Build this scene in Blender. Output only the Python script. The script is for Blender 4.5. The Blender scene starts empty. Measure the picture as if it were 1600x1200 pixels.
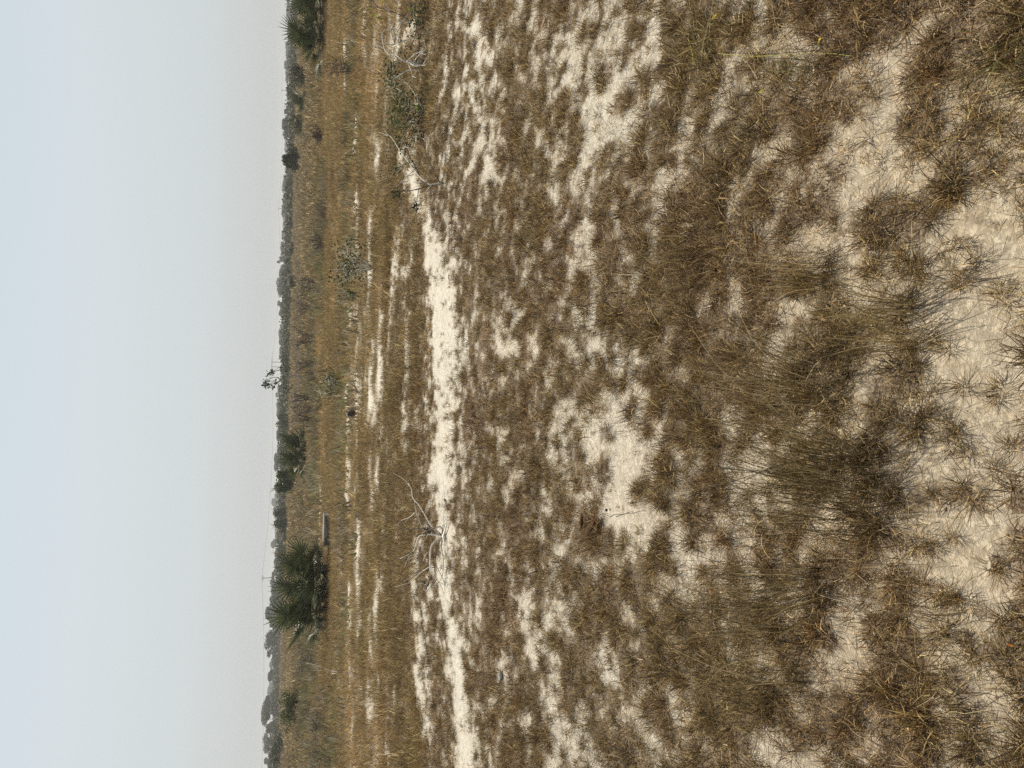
import bpy, math, random
import numpy as np
from mathutils import Vector, Matrix, Euler

R = math.radians
SC = bpy.context.scene
COL = SC.collection

# ------------------------------------------------------------------ camera
H = 1.6                                   # eye height, metres
FPX = 26.0 / 36.0 * 1600.0                # focal length in photo pixels
ROLL, PITCH = math.atan(0.0247), math.atan(355.6 / FPX)
Fv = np.array([0, math.cos(PITCH), -math.sin(PITCH)])
R0 = np.array([1.0, 0, 0]); U0 = np.array([0, math.sin(PITCH), math.cos(PITCH)])
RT = math.cos(ROLL) * R0 + math.sin(ROLL) * U0        # the upright picture's right
UP = -math.sin(ROLL) * R0 + math.cos(ROLL) * U0       # the upright picture's up
cam = bpy.data.cameras.new('camera')
cam.sensor_fit = 'HORIZONTAL'; cam.sensor_width = 36.0; cam.lens = 26.0
cam.clip_start = 0.05; cam.clip_end = 9000
cam_o = bpy.data.objects.new('camera', cam); COL.objects.link(cam_o)
M = Matrix(((-UP[0], RT[0], -Fv[0], 0), (-UP[1], RT[1], -Fv[1], 0), (-UP[2], RT[2], -Fv[2], H), (0, 0, 0, 1)))
cam_o.matrix_world = M                    # the phone was held on its side: the sky lies on the left
SC.camera = cam_o

# ------------------------------------------------------------------ sky, sun, exposure
SUN_EL, SUN_AZ = R(57), R(-16)            # ahead of the viewer, a little to the left (azimuth from +Y)
world = bpy.data.worlds.new('World'); SC.world = world; world.use_nodes = True
nt = world.node_tree; nt.nodes.clear()
wo = nt.nodes.new('ShaderNodeOutputWorld'); bg = nt.nodes.new('ShaderNodeBackground')
sky = nt.nodes.new('ShaderNodeTexSky'); sky.sky_type = 'NISHITA'; sky.sun_disc = False
sky.sun_elevation = SUN_EL; sky.sun_rotation = SUN_AZ
sky.air_density = 1.0; sky.dust_density = 3.0; sky.ozone_density = 1.5; sky.altitude = 0
geo = nt.nodes.new('ShaderNodeNewGeometry'); sep = nt.nodes.new('ShaderNodeSeparateXYZ')
ramp = nt.nodes.new('ShaderNodeValToRGB')
cr = ramp.color_ramp
cr.elements[0].position = 0.0; cr.elements[0].color = (5.25, 5.45, 5.5, 1)
cr.elements[1].position = 1.0; cr.elements[1].color = (1.6, 1.75, 2.0, 1)
for p, c in ((0.10, (5.95, 6.4, 6.45, 1)), (0.22, (6.3, 6.85, 7.05, 1)), (0.32, (5.85, 6.65, 7.15, 1)), (0.55, (2.9, 3.25, 3.65, 1))):
    e = cr.elements.new(p); e.color = c
mx = nt.nodes.new('ShaderNodeMix'); mx.data_type = 'RGBA'; mx.inputs[0].default_value = 0.9
nt.links.new(geo.outputs['Incoming'], sep.inputs[0])
ng = nt.nodes.new('ShaderNodeMath'); ng.operation = 'MULTIPLY'; ng.inputs[1].default_value = -1.0
nt.links.new(sep.outputs['Z'], ng.inputs[0]); nt.links.new(ng.outputs[0], ramp.inputs[0])
nt.links.new(sky.outputs[0], mx.inputs[6]); nt.links.new(ramp.outputs[0], mx.inputs[7])
nt.links.new(mx.outputs[2], bg.inputs['Color']); bg.inputs['Strength'].default_value = 0.1
nt.links.new(bg.outputs[0], wo.inputs[0])
sun = bpy.data.lights.new('sun', 'SUN'); sun.energy = 5.0; sun.angle = R(0.8); sun.color = (1.0, 0.93, 0.82)
sun_o = bpy.data.objects.new('sun', sun); COL.objects.link(sun_o)
sd = Vector((math.sin(SUN_AZ) * math.cos(SUN_EL), math.cos(SUN_AZ) * math.cos(SUN_EL), math.sin(SUN_EL)))
sun_o.rotation_euler = sd.to_track_quat('Z', 'Y').to_euler(); sun_o.location = (0, 0, 60)
vs = SC.view_settings
vs.view_transform = 'Standard'; vs.look = 'None'; vs.gamma = 1.0; vs.exposure = 0.12; vs.use_curve_mapping = False
SC.cycles.max_bounces = 6; SC.cycles.diffuse_bounces = 3; SC.cycles.transmission_bounces = 3
SC.cycles.volume_bounces = 1; SC.cycles.transparent_max_bounces = 8
SC.cycles.use_denoising = False; SC.cycles.use_adaptive_sampling = False

# ------------------------------------------------------------------ helpers
rng = np.random.default_rng(11)
random.seed(5)

def xh(y): return 444.4 - (y - 600) * 0.0247             # the horizon in the photograph
def ray(x, y):
    return Fv + ((600.0 - y) / FPX) * RT - ((x - 800.0) / FPX) * UP
def ground(x, y):                                         # where the sight line meets the flat ground
    d = ray(x, y); t = H / -d[2]
    return np.array([d[0] * t, d[1] * t, 0.0])
def at(x, y, Y):                                          # the point on a sight line at depth Y
    d = ray(x, y); t = Y / d[1]
    return np.array([d[0] * t, Y, H + d[2] * t])
def mpp(Y): return Y / FPX / 0.97                         # metres per photo pixel at depth Y

def _hash(ix, iy, s):
    n = (ix.astype(np.int64) * 374761393 + iy.astype(np.int64) * 668265263 + s * 974711) & 0x7fffffff
    n = ((n ^ (n >> 13)) * 1274126177) & 0x7fffffff
    return ((n ^ (n >> 16)) & 0xffff) / 65535.0
def vnoise(x, y, s=0):
    ix = np.floor(x); iy = np.floor(y); fx = x - ix; fy = y - iy
    fx = fx * fx * (3 - 2 * fx); fy = fy * fy * (3 - 2 * fy)
    a = _hash(ix, iy, s); b = _hash(ix + 1, iy, s); c = _hash(ix, iy + 1, s); d = _hash(ix + 1, iy + 1, s)
    return (a * (1 - fx) + b * fx) * (1 - fy) + (c * (1 - fx) + d * fx) * fy
def fbm(x, y, s=0, o=4):
    v = 0; a = 0.5; t = 0
    for k in range(o):
        v = v + a * vnoise(x * 2 ** k + 17.3 * k, y * 2 ** k - 9.1 * k, s + k); t += a; a *= 0.5
    return v / t
def sstep(a, b, x):
    t = np.clip((x - a) / (b - a), 0, 1); return t * t * (3 - 2 * t)

def gz(x, y):                                             # height of the ground
    x = np.asarray(x, float); y = np.asarray(y, float); r = np.hypot(x, y)
    near = np.exp(-(r / 16.0) ** 2)
    z = (fbm(x / 0.16, y / 0.16, 3, 3) - 0.5) * 0.022 * near
    z = z + (fbm(x / 2.2, y / 2.2, 9, 2) - 0.5) * 0.07 * sstep(0.3, 2.0, r)
    return z

def tag(o, label=None, cat=None, group=None, kind=None):
    if label: o['label'] = label
    if cat: o['category'] = cat
    if group: o['group'] = group
    if kind: o['kind'] = kind
    return o
def empty(name, loc, label, cat, group=None, rz=0.0):
    o = bpy.data.objects.new(name, None); COL.objects.link(o); o.empty_display_size = 0.2
    o.location = loc; o.rotation_euler = (0, 0, rz)
    return tag(o, label, cat, group)

class MB:
    """collects vertices, faces and a tint per vertex"""
    def __init__(s): s.v = []; s.f = []; s.c = []; s.n = 0
    def add(s, v, f, c):
        v = np.asarray(v, float).reshape(-1, 3)
        s.v.append(v); s.f.extend([tuple(i + s.n for i in q) for q in f])
        c = np.asarray(c, float)
        s.c.append(np.tile(c, (len(v), 1)) if c.ndim == 1 else c); s.n += len(v)
    def mesh(s, name, mat, smooth=True):
        me = bpy.data.meshes.new(name)
        v = np.concatenate(s.v) if s.v else np.zeros((0, 3))
        me.from_pydata(v.tolist(), [], s.f); me.update()
        a = me.color_attributes.new('tint', 'FLOAT_COLOR', 'POINT')
        c = np.concatenate(s.c); a.data.foreach_set('color', np.hstack([c, np.ones((len(c), 1))]).astype(np.float32).ravel())
        me.materials.append(mat)
        if smooth: me.polygons.foreach_set('use_smooth', np.ones(len(me.polygons), bool))
        return me
    def build(s, name, mat, parent=None, loc=None):
        o = bpy.data.objects.new(name, s.mesh(name, mat)); COL.objects.link(o)
        if parent: o.parent = parent
        if loc is not None: o.location = loc
        return o

def frame(d):
    d = d / (np.linalg.norm(d) + 1e-9)
    a = np.array([0, 0, 1.0]) if abs(d[2]) < 0.9 else np.array([1.0, 0, 0])
    u = np.cross(d, a); u /= np.linalg.norm(u); return u, np.cross(d, u)
def tube(mb, pts, r0, r1, c, n=5, wob=0.0):
    pts = np.asarray(pts, float); k = len(pts); vs_ = []
    for i in range(k):
        d = pts[min(i + 1, k - 1)] - pts[max(i - 1, 0)]
        u, w = frame(d); r = (r0 + (r1 - r0) * i / (k - 1)) * (1 + wob * random.uniform(-1, 1))
        for j in range(n):
            a = 2 * math.pi * j / n; vs_.append(pts[i] + r * (math.cos(a) * u + math.sin(a) * w))
    f = [(i * n + j, i * n + (j + 1) % n, (i + 1) * n + (j + 1) % n, (i + 1) * n + j) for i in range(k - 1) for j in range(n)]
    f.append(tuple(range(n))[::-1]); f.append(tuple((k - 1) * n + j for j in range(n)))
    mb.add(vs_, f, c)
def curve(pts, m=4):                                       # Catmull-Rom through the points
    p = [np.asarray(q, float) for q in pts]; p = [2 * p[0] - p[1]] + p + [2 * p[-1] - p[-2]]; o = []
    for i in range(1, len(p) - 2):
        for t in np.linspace(0, 1, m, endpoint=False):
            o.append(0.5 * (2 * p[i] + (p[i + 1] - p[i - 1]) * t + (2 * p[i - 1] - 5 * p[i] + 4 * p[i + 1] - p[i + 2]) * t * t + (3 * p[i] - p[i - 1] - 3 * p[i + 1] + p[i + 2]) * t ** 3))
    o.append(p[-2]); return np.array(o)
def rvec():
    v = rng.normal(size=3); return v / np.linalg.norm(v)
def leaf(mb, p, d, L, W, c, fold=0.25):                     # a folded pointed leaf, four faces
    d = d / np.linalg.norm(d); s = np.cross(d, rvec()); s /= np.linalg.norm(s); n = np.cross(s, d)
    v = [p, p + d * L * .45, p + d * L + n * L * -.08, p + d * L * .3 + s * W * .5 + n * W * fold, p + d * L * .72 + s * W * .38 + n * W * fold * .7,
         p + d * L * .3 - s * W * .5 + n * W * fold, p + d * L * .72 - s * W * .38 + n * W * fold * .7]
    mb.add(v, [(0, 1, 4, 3), (1, 2, 4), (0, 5, 6, 1), (1, 6, 2)], c)
def quads(mb, P, size, col, up=0.3):                        # many leaf-sized faces at once
    n = len(P); d = rng.normal(size=(n, 3)); d[:, 2] += up; d /= np.linalg.norm(d, axis=1)[:, None]
    s = np.cross(d, rng.normal(size=(n, 3))); s /= np.linalg.norm(s, axis=1)[:, None]
    L = size * rng.uniform(0.6, 1.3, (n, 1))
    v = np.stack([P - d * L * .5, P + s * L * .3, P + d * L * .6, P - s * L * .3], 1).reshape(-1, 3)
    base = mb.n
    mb.v.append(v); mb.f.extend([(base + 4 * i, base + 4 * i + 1, base + 4 * i + 2, base + 4 * i + 3) for i in range(n)])
    mb.c.append(np.repeat(col, 4, 0)); mb.n += 4 * n

# ------------------------------------------------------------------ materials
def newmat(name):
    m = bpy.data.materials.new(name); m.use_nodes = True; m.node_tree.nodes.clear()
    return m, m.node_tree, m.node_tree.nodes, m.node_tree.links
def N(nodes, t, **k):
    n = nodes.new(t)
    for a, b in k.items(): setattr(n, a, b)
    return n
def ramp_node(nodes, stops):
    r = nodes.new('ShaderNodeValToRGB'); c = r.color_ramp
    c.elements[0].position, c.elements[0].color = stops[0][0], (*stops[0][1], 1)
    c.elements[1].position, c.elements[1].color = stops[-1][0], (*stops[-1][1], 1)
    for p, q in stops[1:-1]:
        e = c.elements.new(p); e.color = (*q, 1)
    return r
def mixrgb(nodes, links, a, b, f, mode='MIX'):
    m = nodes.new('ShaderNodeMix'); m.data_type = 'RGBA'; m.blend_type = mode
    for sock, v in ((0, f), (6, a), (7, b)):
        if hasattr(v, 'links'): links.new(v, m.inputs[sock])
        elif isinstance(v, tuple): m.inputs[sock].default_value = (*v, 1)
        else: m.inputs[sock].default_value = v
    return m.outputs[2]

def plant_mat(name, trans=0.3, rough=0.55, spec=0.35, patch=None):
    """colour = tint of the blade x a random shade per copy (x slow patches over the field)"""
    m, t, ns, ln = newmat(name)
    at_ = N(ns, 'ShaderNodeAttribute', attribute_name='tint'); oi = N(ns, 'ShaderNodeObjectInfo')
    rr = ramp_node(ns, [(0, (.68, .66, .62)), (.5, (1, 1, 1)), (1, (1.32, 1.28, 1.18))])
    ln.new(oi.outputs['Random'], rr.inputs[0])
    c = mixrgb(ns, ln, at_.outputs['Color'], rr.outputs[0], 1.0, 'MULTIPLY')
    if patch:
        g = N(ns, 'ShaderNodeNewGeometry'); nz = N(ns, 'ShaderNodeTexNoise'); nz.inputs['Scale'].default_value = patch[0]; nz.inputs['Detail'].default_value = 4
        ln.new(g.outputs['Position'], nz.inputs['Vector'])
        pr = ramp_node(ns, patch[1]); ln.new(nz.outputs['Fac'], pr.inputs[0])
        c = mixrgb(ns, ln, c, pr.outputs[0], 1.0, 'MULTIPLY')
    p = N(ns, 'ShaderNodeBsdfPrincipled'); p.inputs['Roughness'].default_value = rough
    p.inputs['Specular IOR Level'].default_value = spec; ln.new(c, p.inputs['Base Color'])
    tr = N(ns, 'ShaderNodeBsdfTranslucent'); ln.new(c, tr.inputs['Color'])
    ms = N(ns, 'ShaderNodeMixShader'); ms.inputs[0].default_value = trans
    ln.new(p.outputs[0], ms.inputs[1]); ln.new(tr.outputs[0], ms.inputs[2])
    o = N(ns, 'ShaderNodeOutputMaterial'); ln.new(ms.outputs[0], o.inputs['Surface'])
    return m
def plain_mat(name, rough=0.8, nscale=30.0, amp=0.35, bump=0.3):
    m, t, ns, ln = newmat(name)
    at_ = N(ns, 'ShaderNodeAttribute', attribute_name='tint'); tc = N(ns, 'ShaderNodeTexCoord')
    nz = N(ns, 'ShaderNodeTexNoise'); nz.inputs['Scale'].default_value = nscale; nz.inputs['Detail'].default_value = 6
    ln.new(tc.outputs['Object'], nz.inputs['Vector'])
    rr = ramp_node(ns, [(.25, (1 - amp,) * 3), (.75, (1 + amp,) * 3)]); ln.new(nz.outputs['Fac'], rr.inputs[0])
    c = mixrgb(ns, ln, at_.outputs['Color'], rr.outputs[0], 1.0, 'MULTIPLY')
    p = N(ns, 'ShaderNodeBsdfPrincipled'); p.inputs['Roughness'].default_value = rough; ln.new(c, p.inputs['Base Color'])
    b = N(ns, 'ShaderNodeBump'); b.inputs['Strength'].default_value = bump; b.inputs['Distance'].default_value = 0.01
    ln.new(nz.outputs['Fac'], b.inputs['Height']); ln.new(b.outputs[0], p.inputs['Normal'])
    o = N(ns, 'ShaderNodeOutputMaterial'); ln.new(p.outputs[0], o.inputs['Surface'])
    return m

M_grass = plant_mat('dry_grass_blades', 0.28, 0.5, 0.4, (0.9, [(.30, (.78, .70, .60)), (.42, (1, .93, .82)), (.52, (.97, .95, .78)), (.60, (1, 1, .86)), (.70, (1.2, 1.1, .92))]))
M_tall = plant_mat('long_grass_blades', 0.3, 0.45, 0.4)
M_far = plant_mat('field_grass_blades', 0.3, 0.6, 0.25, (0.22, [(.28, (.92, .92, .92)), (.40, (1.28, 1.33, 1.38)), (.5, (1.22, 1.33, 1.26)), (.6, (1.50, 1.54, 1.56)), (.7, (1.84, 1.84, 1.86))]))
M_leaf = plant_mat('shrub_leaves', 0.28, 0.55, 0.25)
M_palm = plant_mat('palm_leaves', 0.15, 0.5, 0.3)
M_tree = plant_mat('tree_leaves', 0.2, 0.6, 0.2, (0.35, [(.3, (.6, .62, .6)), (.5, (1, 1, 1)), (.7, (1.4, 1.35, 1.1))]))
M_bark = plain_mat('bark', 0.8, 60, 0.35, 0.4)
M_stone = plain_mat('grey_stone', 0.9, 5, 0.5, 0.6)
M_dead = plant_mat('dead_leaf', 0.2, 0.8, 0.1)
M_metal = plain_mat('weathered_pole', 0.7, 5, 0.2, 0.1)

# ------------------------------------------------------------------ where bare sand shows (metres on the ground, from sight lines)
# strokes along the ground: photo points (x, y, half width in px along the view), strength
STROKES = [
    ([(640, 270, 4.3), (655, 310, 4.9), (672, 380, 6.6), (682, 440, 10.9), (690, 520, 14.2), (693, 620, 11.4), (690, 700, 9.3), (690, 760, 7.6), (692, 850, 5.4), (694, 920, 6.6), (706, 990, 8.2), (714, 1070, 10.9), (724, 1150, 14.2), (728, 1230, 16.3)], 1.04),
    ([(543, 430, 2), (545, 500, 3.5), (545, 560, 2.5), (545, 700, 2), (546, 850, 2), (545, 960, 2), (548, 1100, 2.2), (550, 1230, 2)], .7),
    ([(557, 180, 2.5), (557, 300, 3), (559, 390, 3), (560, 450, 5), (560, 520, 4), (560, 700, 3), (561, 790, 2.5), (562, 870, 5), (563, 930, 4), (562, 1010, 2), (563, 1100, 2.5), (564, 1180, 2)], .85),
    ([(541, 20, 3), (541, 90, 3), (540, 140, 2)], .6), ([(566, 20, 4), (567, 70, 4)], .6),
    ([(620, 50, 7), (622, 90, 6), (650, 20, 6)], .7),
    ([(578, 330, 3), (577, 400, 3), (580, 560, 3), (580, 700, 4), (584, 800, 3)], .5),
    ([(588, 900, 4), (585, 1030, 8), (592, 1080, 5), (590, 1170, 4)], .7),
    ([(600, 500, 4), (596, 620, 4), (602, 720, 4)], .5),
    ([(630, 420, 5), (636, 560, 5), (634, 690, 6), (642, 740, 5)], .5),
    ([(650, 880, 6), (655, 980, 8), (658, 1080, 10), (660, 1140, 8)], .7),
    ([(501, 700, 1.5), (500, 800, 2), (499, 850, 3), (485, 860, 1.5), (487, 1000, 1.5)], .7),
    ([(476, 380, 1.5), (476, 440, 1.5)], .7), ([(497, 190, 1.5), (496, 220, 1.5)], .7),
    ([(460, 960, 1.2), (460, 1090, 1.2), (452, 1040, 1), (447, 1200, 1.5)], .7),
    ([(830, 170, 10), (850, 90, 14), (930, 110, 22), (935, 170, 24), (925, 235, 20), (900, 300, 12)], .5),
    ([(745, 40, 12), (740, 140, 16), (760, 230, 20), (765, 300, 12)], .5),
    ([(790, 690, 10), (795, 740, 14), (790, 780, 8)], .6),
    ([(948, 640, 20), (958, 690, 32), (978, 740, 24), (985, 800, 32), (1002, 850, 22)], 1.5),
    ([(1000, 610, 12), (1008, 640, 10)], .5),
    ([(845, 435, 14), (850, 455, 10)], .9),
    ([(770, 500, 10), (790, 560, 14)], .5),
    ([(840, 985, 16), (845, 1010, 16)], .8),
    ([(900, 1040, 30), (890, 1100, 40), (900, 1170, 44)], .5),
    ([(790, 860, 12), (800, 930, 14), (830, 960, 12)], .45),
    ([(1470, 350, 30), (1500, 420, 60), (1500, 480, 70), (1510, 560, 60), (1480, 640, 40)], 1.06),
    ([(1570, 640, 30), (1560, 720, 50), (1420, 740, 30), (1400, 640, 12)], .75),
    ([(1390, 800, 22), (1480, 840, 50), (1560, 820, 45), (1580, 900, 40)], 1.0),
    ([(1310, 930, 36), (1330, 990, 20), (1360, 1060, 22)], .85),
    ([(1440, 960, 24), (1450, 1010, 20), (1540, 1060, 26), (1580, 1120, 30)], .7),
    ([(1350, 215, 40), (1370, 260, 46), (1330, 295, 20)], .7),
    ([(1250, 70, 30), (1190, 40, 26), (1290, 90, 14)], .6),
    ([(1560, 330, 40), (1520, 290, 24)], .85), ([(1480, 160, 18), (1500, 210, 12)], .6),
    ([(1210, 1180, 30), (1225, 1150, 20)], .9), ([(1130, 880, 24), (1085, 850, 8)], .4),
    ([(1070, 270, 24), (1060, 230, 10)], .5), ([(1150, 150, 20), (1160, 60, 16)], .5),
    ([(1200, 1010, 16), (1390, 500, 14)], .5), ([(1080, 930, 22), (1110, 950, 14)], .5),
]
BL = []
for pts, s in STROKES:
    for (xa, ya, wa), (xb, yb, wb) in zip(pts[:-1], pts[1:]):
        k = max(2, int(math.hypot(xb - xa, yb - ya) / 14))
        for t in np.linspace(0, 1, k, endpoint=False):
            x, y, w = xa + (xb - xa) * t, ya + (yb - ya) * t, wa + (wb - wa) * t
            p = ground(x, y); q = ground(x - w, y); q2 = ground(x + w, y)
            ry = abs(q[1] - q2[1]) / 2
            rx = max(ry * 0.35, mpp(p[1]) * (max(w, 9)))
            BL.append((p[0], p[1], rx, ry, s))
BL = np.array(BL)
def sandscore(X, Y):
    X = np.asarray(X, float); Y = np.asarray(Y, float)
    r = np.hypot(X, Y)
    wx = (fbm(X / .35, Y / .35, 31, 3) - .5); wy = (fbm(X / .35, Y / .35, 41, 3) - .5)
    Xw = X + wx * .10 * np.clip(r / 3, .6, 4); Yw = Y + wy * .14 * np.clip(r / 3, .6, 4)
    s = np.zeros_like(X); sol = np.zeros_like(X)
    for bx, by, rx, ry, st in BL:
        m = (np.abs(X - bx) < rx * 2.4 + .5) & (np.abs(Y - by) < ry * 2.4 + .8)
        if m.any():
            q = ((Xw[m] - bx) / rx) ** 2 + ((Yw[m] - by) / ry) ** 2
            s[m] = np.maximum(s[m], st * np.exp(-q * .8))
            if st >= 1.04: sol[m] = np.maximum(sol[m], np.exp(-q * .55))
    n = fbm(X / .55, Y / .55, 51, 4); n3 = fbm(X / 3.2, Y / 1.5, 71, 3); n4 = fbm(X / .30, Y / .22, 91, 3)
    fine = fbm(X / .12, Y / .12, 61, 3); coarse = fbm(X / .55, Y / .35, 66, 3); k = sstep(8, 13, r)
    finer = fbm(X / .07, Y / .07, 63, 2); hum = ((fine - .5) + (finer - .5) * .6) * (1 - k) + (coarse - .5) * k                     # hummocks of grass, hollows of sand
    brk = .30 + 1.3 * sstep(.30, .60, n4 * .55 + fbm(X / 1.5, Y / .6, 95, 2) * .45)
    brk = np.where(r > 11, .45 + 1.0 * sstep(.36, .60, fbm(X / 1.3, Y / .5, 97, 3)), brk)
    st = np.maximum(s * brk, sol * (.95 + .5 * sstep(.30, .55, n4)))
    zone = sstep(.40, .66, n3 * .55 + n * .45)                          # slow change between thick turf and open turf
    base = np.where(r < 10, .14 + .24 * zone, .10 + .30 * zone * sstep(40, 14, r))
    amp = np.where(r < 10, 2.0, 1.4) * (1 - .5 * sstep(20, 45, r))
    return np.clip(base + st * (.86 - base * .5) + hum * amp * (1 - .5 * np.clip(sol, 0, 1)), 0, 1.4)

# ------------------------------------------------------------------ ground
def make_ground():
    dense = np.linspace(R(-48), R(48), 480); rest = np.linspace(R(48), R(312), 66)[1:-1]
    ang = np.concatenate([dense, rest]); na = len(ang)
    rad = np.concatenate([[0.25, 0.5, 0.75], np.geomspace(0.9, 12, 330), np.geomspace(12.25, 2500, 190)]); nr = len(rad)
    A, Rr = np.meshgrid(ang, rad); X = Rr * np.sin(A); Y = Rr * np.cos(A)
    Z = gz(X, Y); S = np.zeros_like(X)
    S[:] = sandscore(X.ravel(), Y.ravel()).reshape(X.shape)
    Z = Z - 0.016 * np.clip(S, 0, 1) * (Rr < 20)
    v = np.stack([X, Y, Z], -1).reshape(-1, 3); v = np.vstack([v, [[0, 0, 0]]])
    i = np.arange(nr - 1)[:, None] * na; j = np.arange(na)[None, :]; jn = (j + 1) % na
    q = np.stack([i + j, i + na + j, i + na + jn, i + jn], -1).reshape(-1, 4)
    # orientation: want +Z
    faces = q[:, ::-1].tolist() + [(len(v) - 1, (k + 1) % na, k) for k in range(na)]
    me = bpy.data.meshes.new('ground'); me.from_pydata(v.tolist(), [], faces); me.update()
    a = me.attributes.new('sand', 'FLOAT', 'POINT'); a.data.foreach_set('value', np.append(S.ravel(), 0).astype(np.float32))
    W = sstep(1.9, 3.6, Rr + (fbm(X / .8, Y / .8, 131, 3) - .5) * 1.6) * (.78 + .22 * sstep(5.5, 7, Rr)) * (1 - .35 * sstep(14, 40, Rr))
    a = me.attributes.new('white', 'FLOAT', 'POINT'); a.data.foreach_set('value', np.append(W.ravel(), 0).astype(np.float32))
    me.polygons.foreach_set('use_smooth', np.ones(len(me.polygons), bool))
    o = bpy.data.objects.new('ground', me); COL.objects.link(o); o['kind'] = 'structure'
    m, t, ns, ln = newmat('sandy_soil')
    at_ = N(ns, 'ShaderNodeAttribute', attribute_name='sand'); g = N(ns, 'ShaderNodeNewGeometry')
    def noise(sc, det=6, rg=.6):
        z = N(ns, 'ShaderNodeTexNoise'); z.inputs['Scale'].default_value = sc; z.inputs['Detail'].default_value = det; z.inputs['Roughness'].default_value = rg
        ln.new(g.outputs['Position'], z.inputs['Vector']); return z
    n1 = noise(22, 8, .7); n2 = noise(160, 5, .7); n3 = noise(1.1, 5); n4 = noise(0.35, 6)
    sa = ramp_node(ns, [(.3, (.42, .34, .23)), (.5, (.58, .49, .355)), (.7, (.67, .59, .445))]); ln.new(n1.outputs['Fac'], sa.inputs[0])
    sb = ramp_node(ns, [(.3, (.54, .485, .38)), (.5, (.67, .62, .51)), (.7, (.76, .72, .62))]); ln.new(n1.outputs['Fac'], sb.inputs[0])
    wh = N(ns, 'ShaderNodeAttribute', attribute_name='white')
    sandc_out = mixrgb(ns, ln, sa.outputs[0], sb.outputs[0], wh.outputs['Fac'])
    th = ramp_node(ns, [(.32, (.055, .040, .025)), (.48, (.20, .147, .092)), (.66, (.44, .355, .25))]); ln.new(n2.outputs['Fac'], th.inputs[0])
    tf = ramp_node(ns, [(.3, (.12, .092, .042)), (.5, (.20, .160, .085)), (.7, (.29, .24, .14))]); ln.new(n4.outputs['Fac'], tf.inputs[0])
    ln_ = N(ns, 'ShaderNodeVectorMath', operation='LENGTH'); ln.new(g.outputs['Position'], ln_.inputs[0])
    mr = N(ns, 'ShaderNodeMapRange'); mr.inputs[1].default_value = 12; mr.inputs[2].default_value = 45; ln.new(ln_.outputs['Value'], mr.inputs[0])
    thc = mixrgb(ns, ln, th.outputs[0], tf.outputs[0], mr.outputs[0])
    ad = N(ns, 'ShaderNodeMath', operation='MULTIPLY_ADD'); ln.new(n1.outputs['Fac'], ad.inputs[0]); ad.inputs[1].default_value = .9
    ln.new(at_.outputs['Fac'], ad.inputs[2])
    fr = N(ns, 'ShaderNodeMapRange'); fr.interpolation_type = 'SMOOTHSTEP'; fr.inputs[1].default_value = .55; fr.inputs[2].default_value = 1.08
    ln.new(ad.outputs[0], fr.inputs[0])
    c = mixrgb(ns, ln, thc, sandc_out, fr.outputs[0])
    p = N(ns, 'ShaderNodeBsdfPrincipled'); p.inputs['Roughness'].default_value = .95; p.inputs['Specular IOR Level'].default_value = .1; ln.new(c, p.inputs['Base Color'])
    b = N(ns, 'ShaderNodeBump'); b.inputs['Strength'].default_value = .8; b.inputs['Distance'].default_value = .016
    vo = N(ns, 'ShaderNodeTexVoronoi', feature='DISTANCE_TO_EDGE'); vo.inputs['Scale'].default_value = 26
    wv = N(ns, 'ShaderNodeVectorMath', operation='MULTIPLY_ADD'); ln.new(n1.outputs['Color'], wv.inputs[0]); wv.inputs[1].default_value = (.16, .16, .16); ln.new(g.outputs['Position'], wv.inputs[2])
    ln.new(wv.outputs[0], vo.inputs['Vector'])
    cr_ = N(ns, 'ShaderNodeMapRange'); cr_.inputs[1].default_value = 0; cr_.inputs[2].default_value = .16; cr_.inputs[3].default_value = -.20; cr_.inputs[4].default_value = 0; ln.new(vo.outputs['Distance'], cr_.inputs[0])
    n1b = N(ns, 'ShaderNodeMath', operation='ADD'); ln.new(n1.outputs['Fac'], n1b.inputs[0]); ln.new(cr_.outputs[0], n1b.inputs[1])
    sm = N(ns, 'ShaderNodeMath', operation='MULTIPLY_ADD'); ln.new(n2.outputs['Fac'], sm.inputs[0]); sm.inputs[1].default_value = .5; ln.new(n1b.outputs[0], sm.inputs[2])
    ln.new(sm.outputs[0], b.inputs['Height']); ln.new(b.outputs[0], p.inputs['Normal'])
    oo = N(ns, 'ShaderNodeOutputMaterial'); ln.new(p.outputs[0], oo.inputs['Surface'])
    me.materials.append(m)
    return o
make_ground()

# ------------------------------------------------------------------ grass clumps scattered over the ground
STRAW = np.array([(.47, .345, .19), (.30, .205, .105), (.165, .110, .057), (.070, .047, .027), (.25, .140, .072), (.17, .138, .055), (.80, .67, .46)]) * np.array([.84, .81, .69])
def pick(w):
    c = STRAW[rng.choice(len(STRAW), p=np.array(w) / sum(w))] * rng.uniform(.75, 1.2); return c
def blade(mb, p, az, lean, L, w, bend, c, segs=3, curl=0.0):
    """a narrow strip that leaves the ground at 'lean' from upright and bends over"""
    pts = []; pos = np.array(p, float); a = lean; z = az
    for k in range(segs + 1):
        pts.append(pos.copy())
        d = np.array([math.sin(a) * math.sin(z), math.sin(a) * math.cos(z), math.cos(a)])
        pos = pos + d * L / segs; a += bend / segs; z += curl / segs
        if pos[2] < 0.002: pos[2] = 0.002 + rng.uniform(0, .004)
    tw = rng.uniform(-1.2, 1.2)
    s = np.array([math.cos(az + tw), -math.sin(az + tw), .25 * math.sin(tw)]); v = []; f = []; cc = []
    for k in range(segs):
        ww = w * (1 - .55 * k / segs)
        v += [pts[k] - s * ww / 2, pts[k] + s * ww / 2]
    v.append(pts[-1])
    for k in range(segs - 1): f.append((2 * k, 2 * k + 1, 2 * k + 3, 2 * k + 2))
    f.append((2 * segs - 2, 2 * segs - 1, 2 * segs))
    mb.add(v, f, c)

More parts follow.
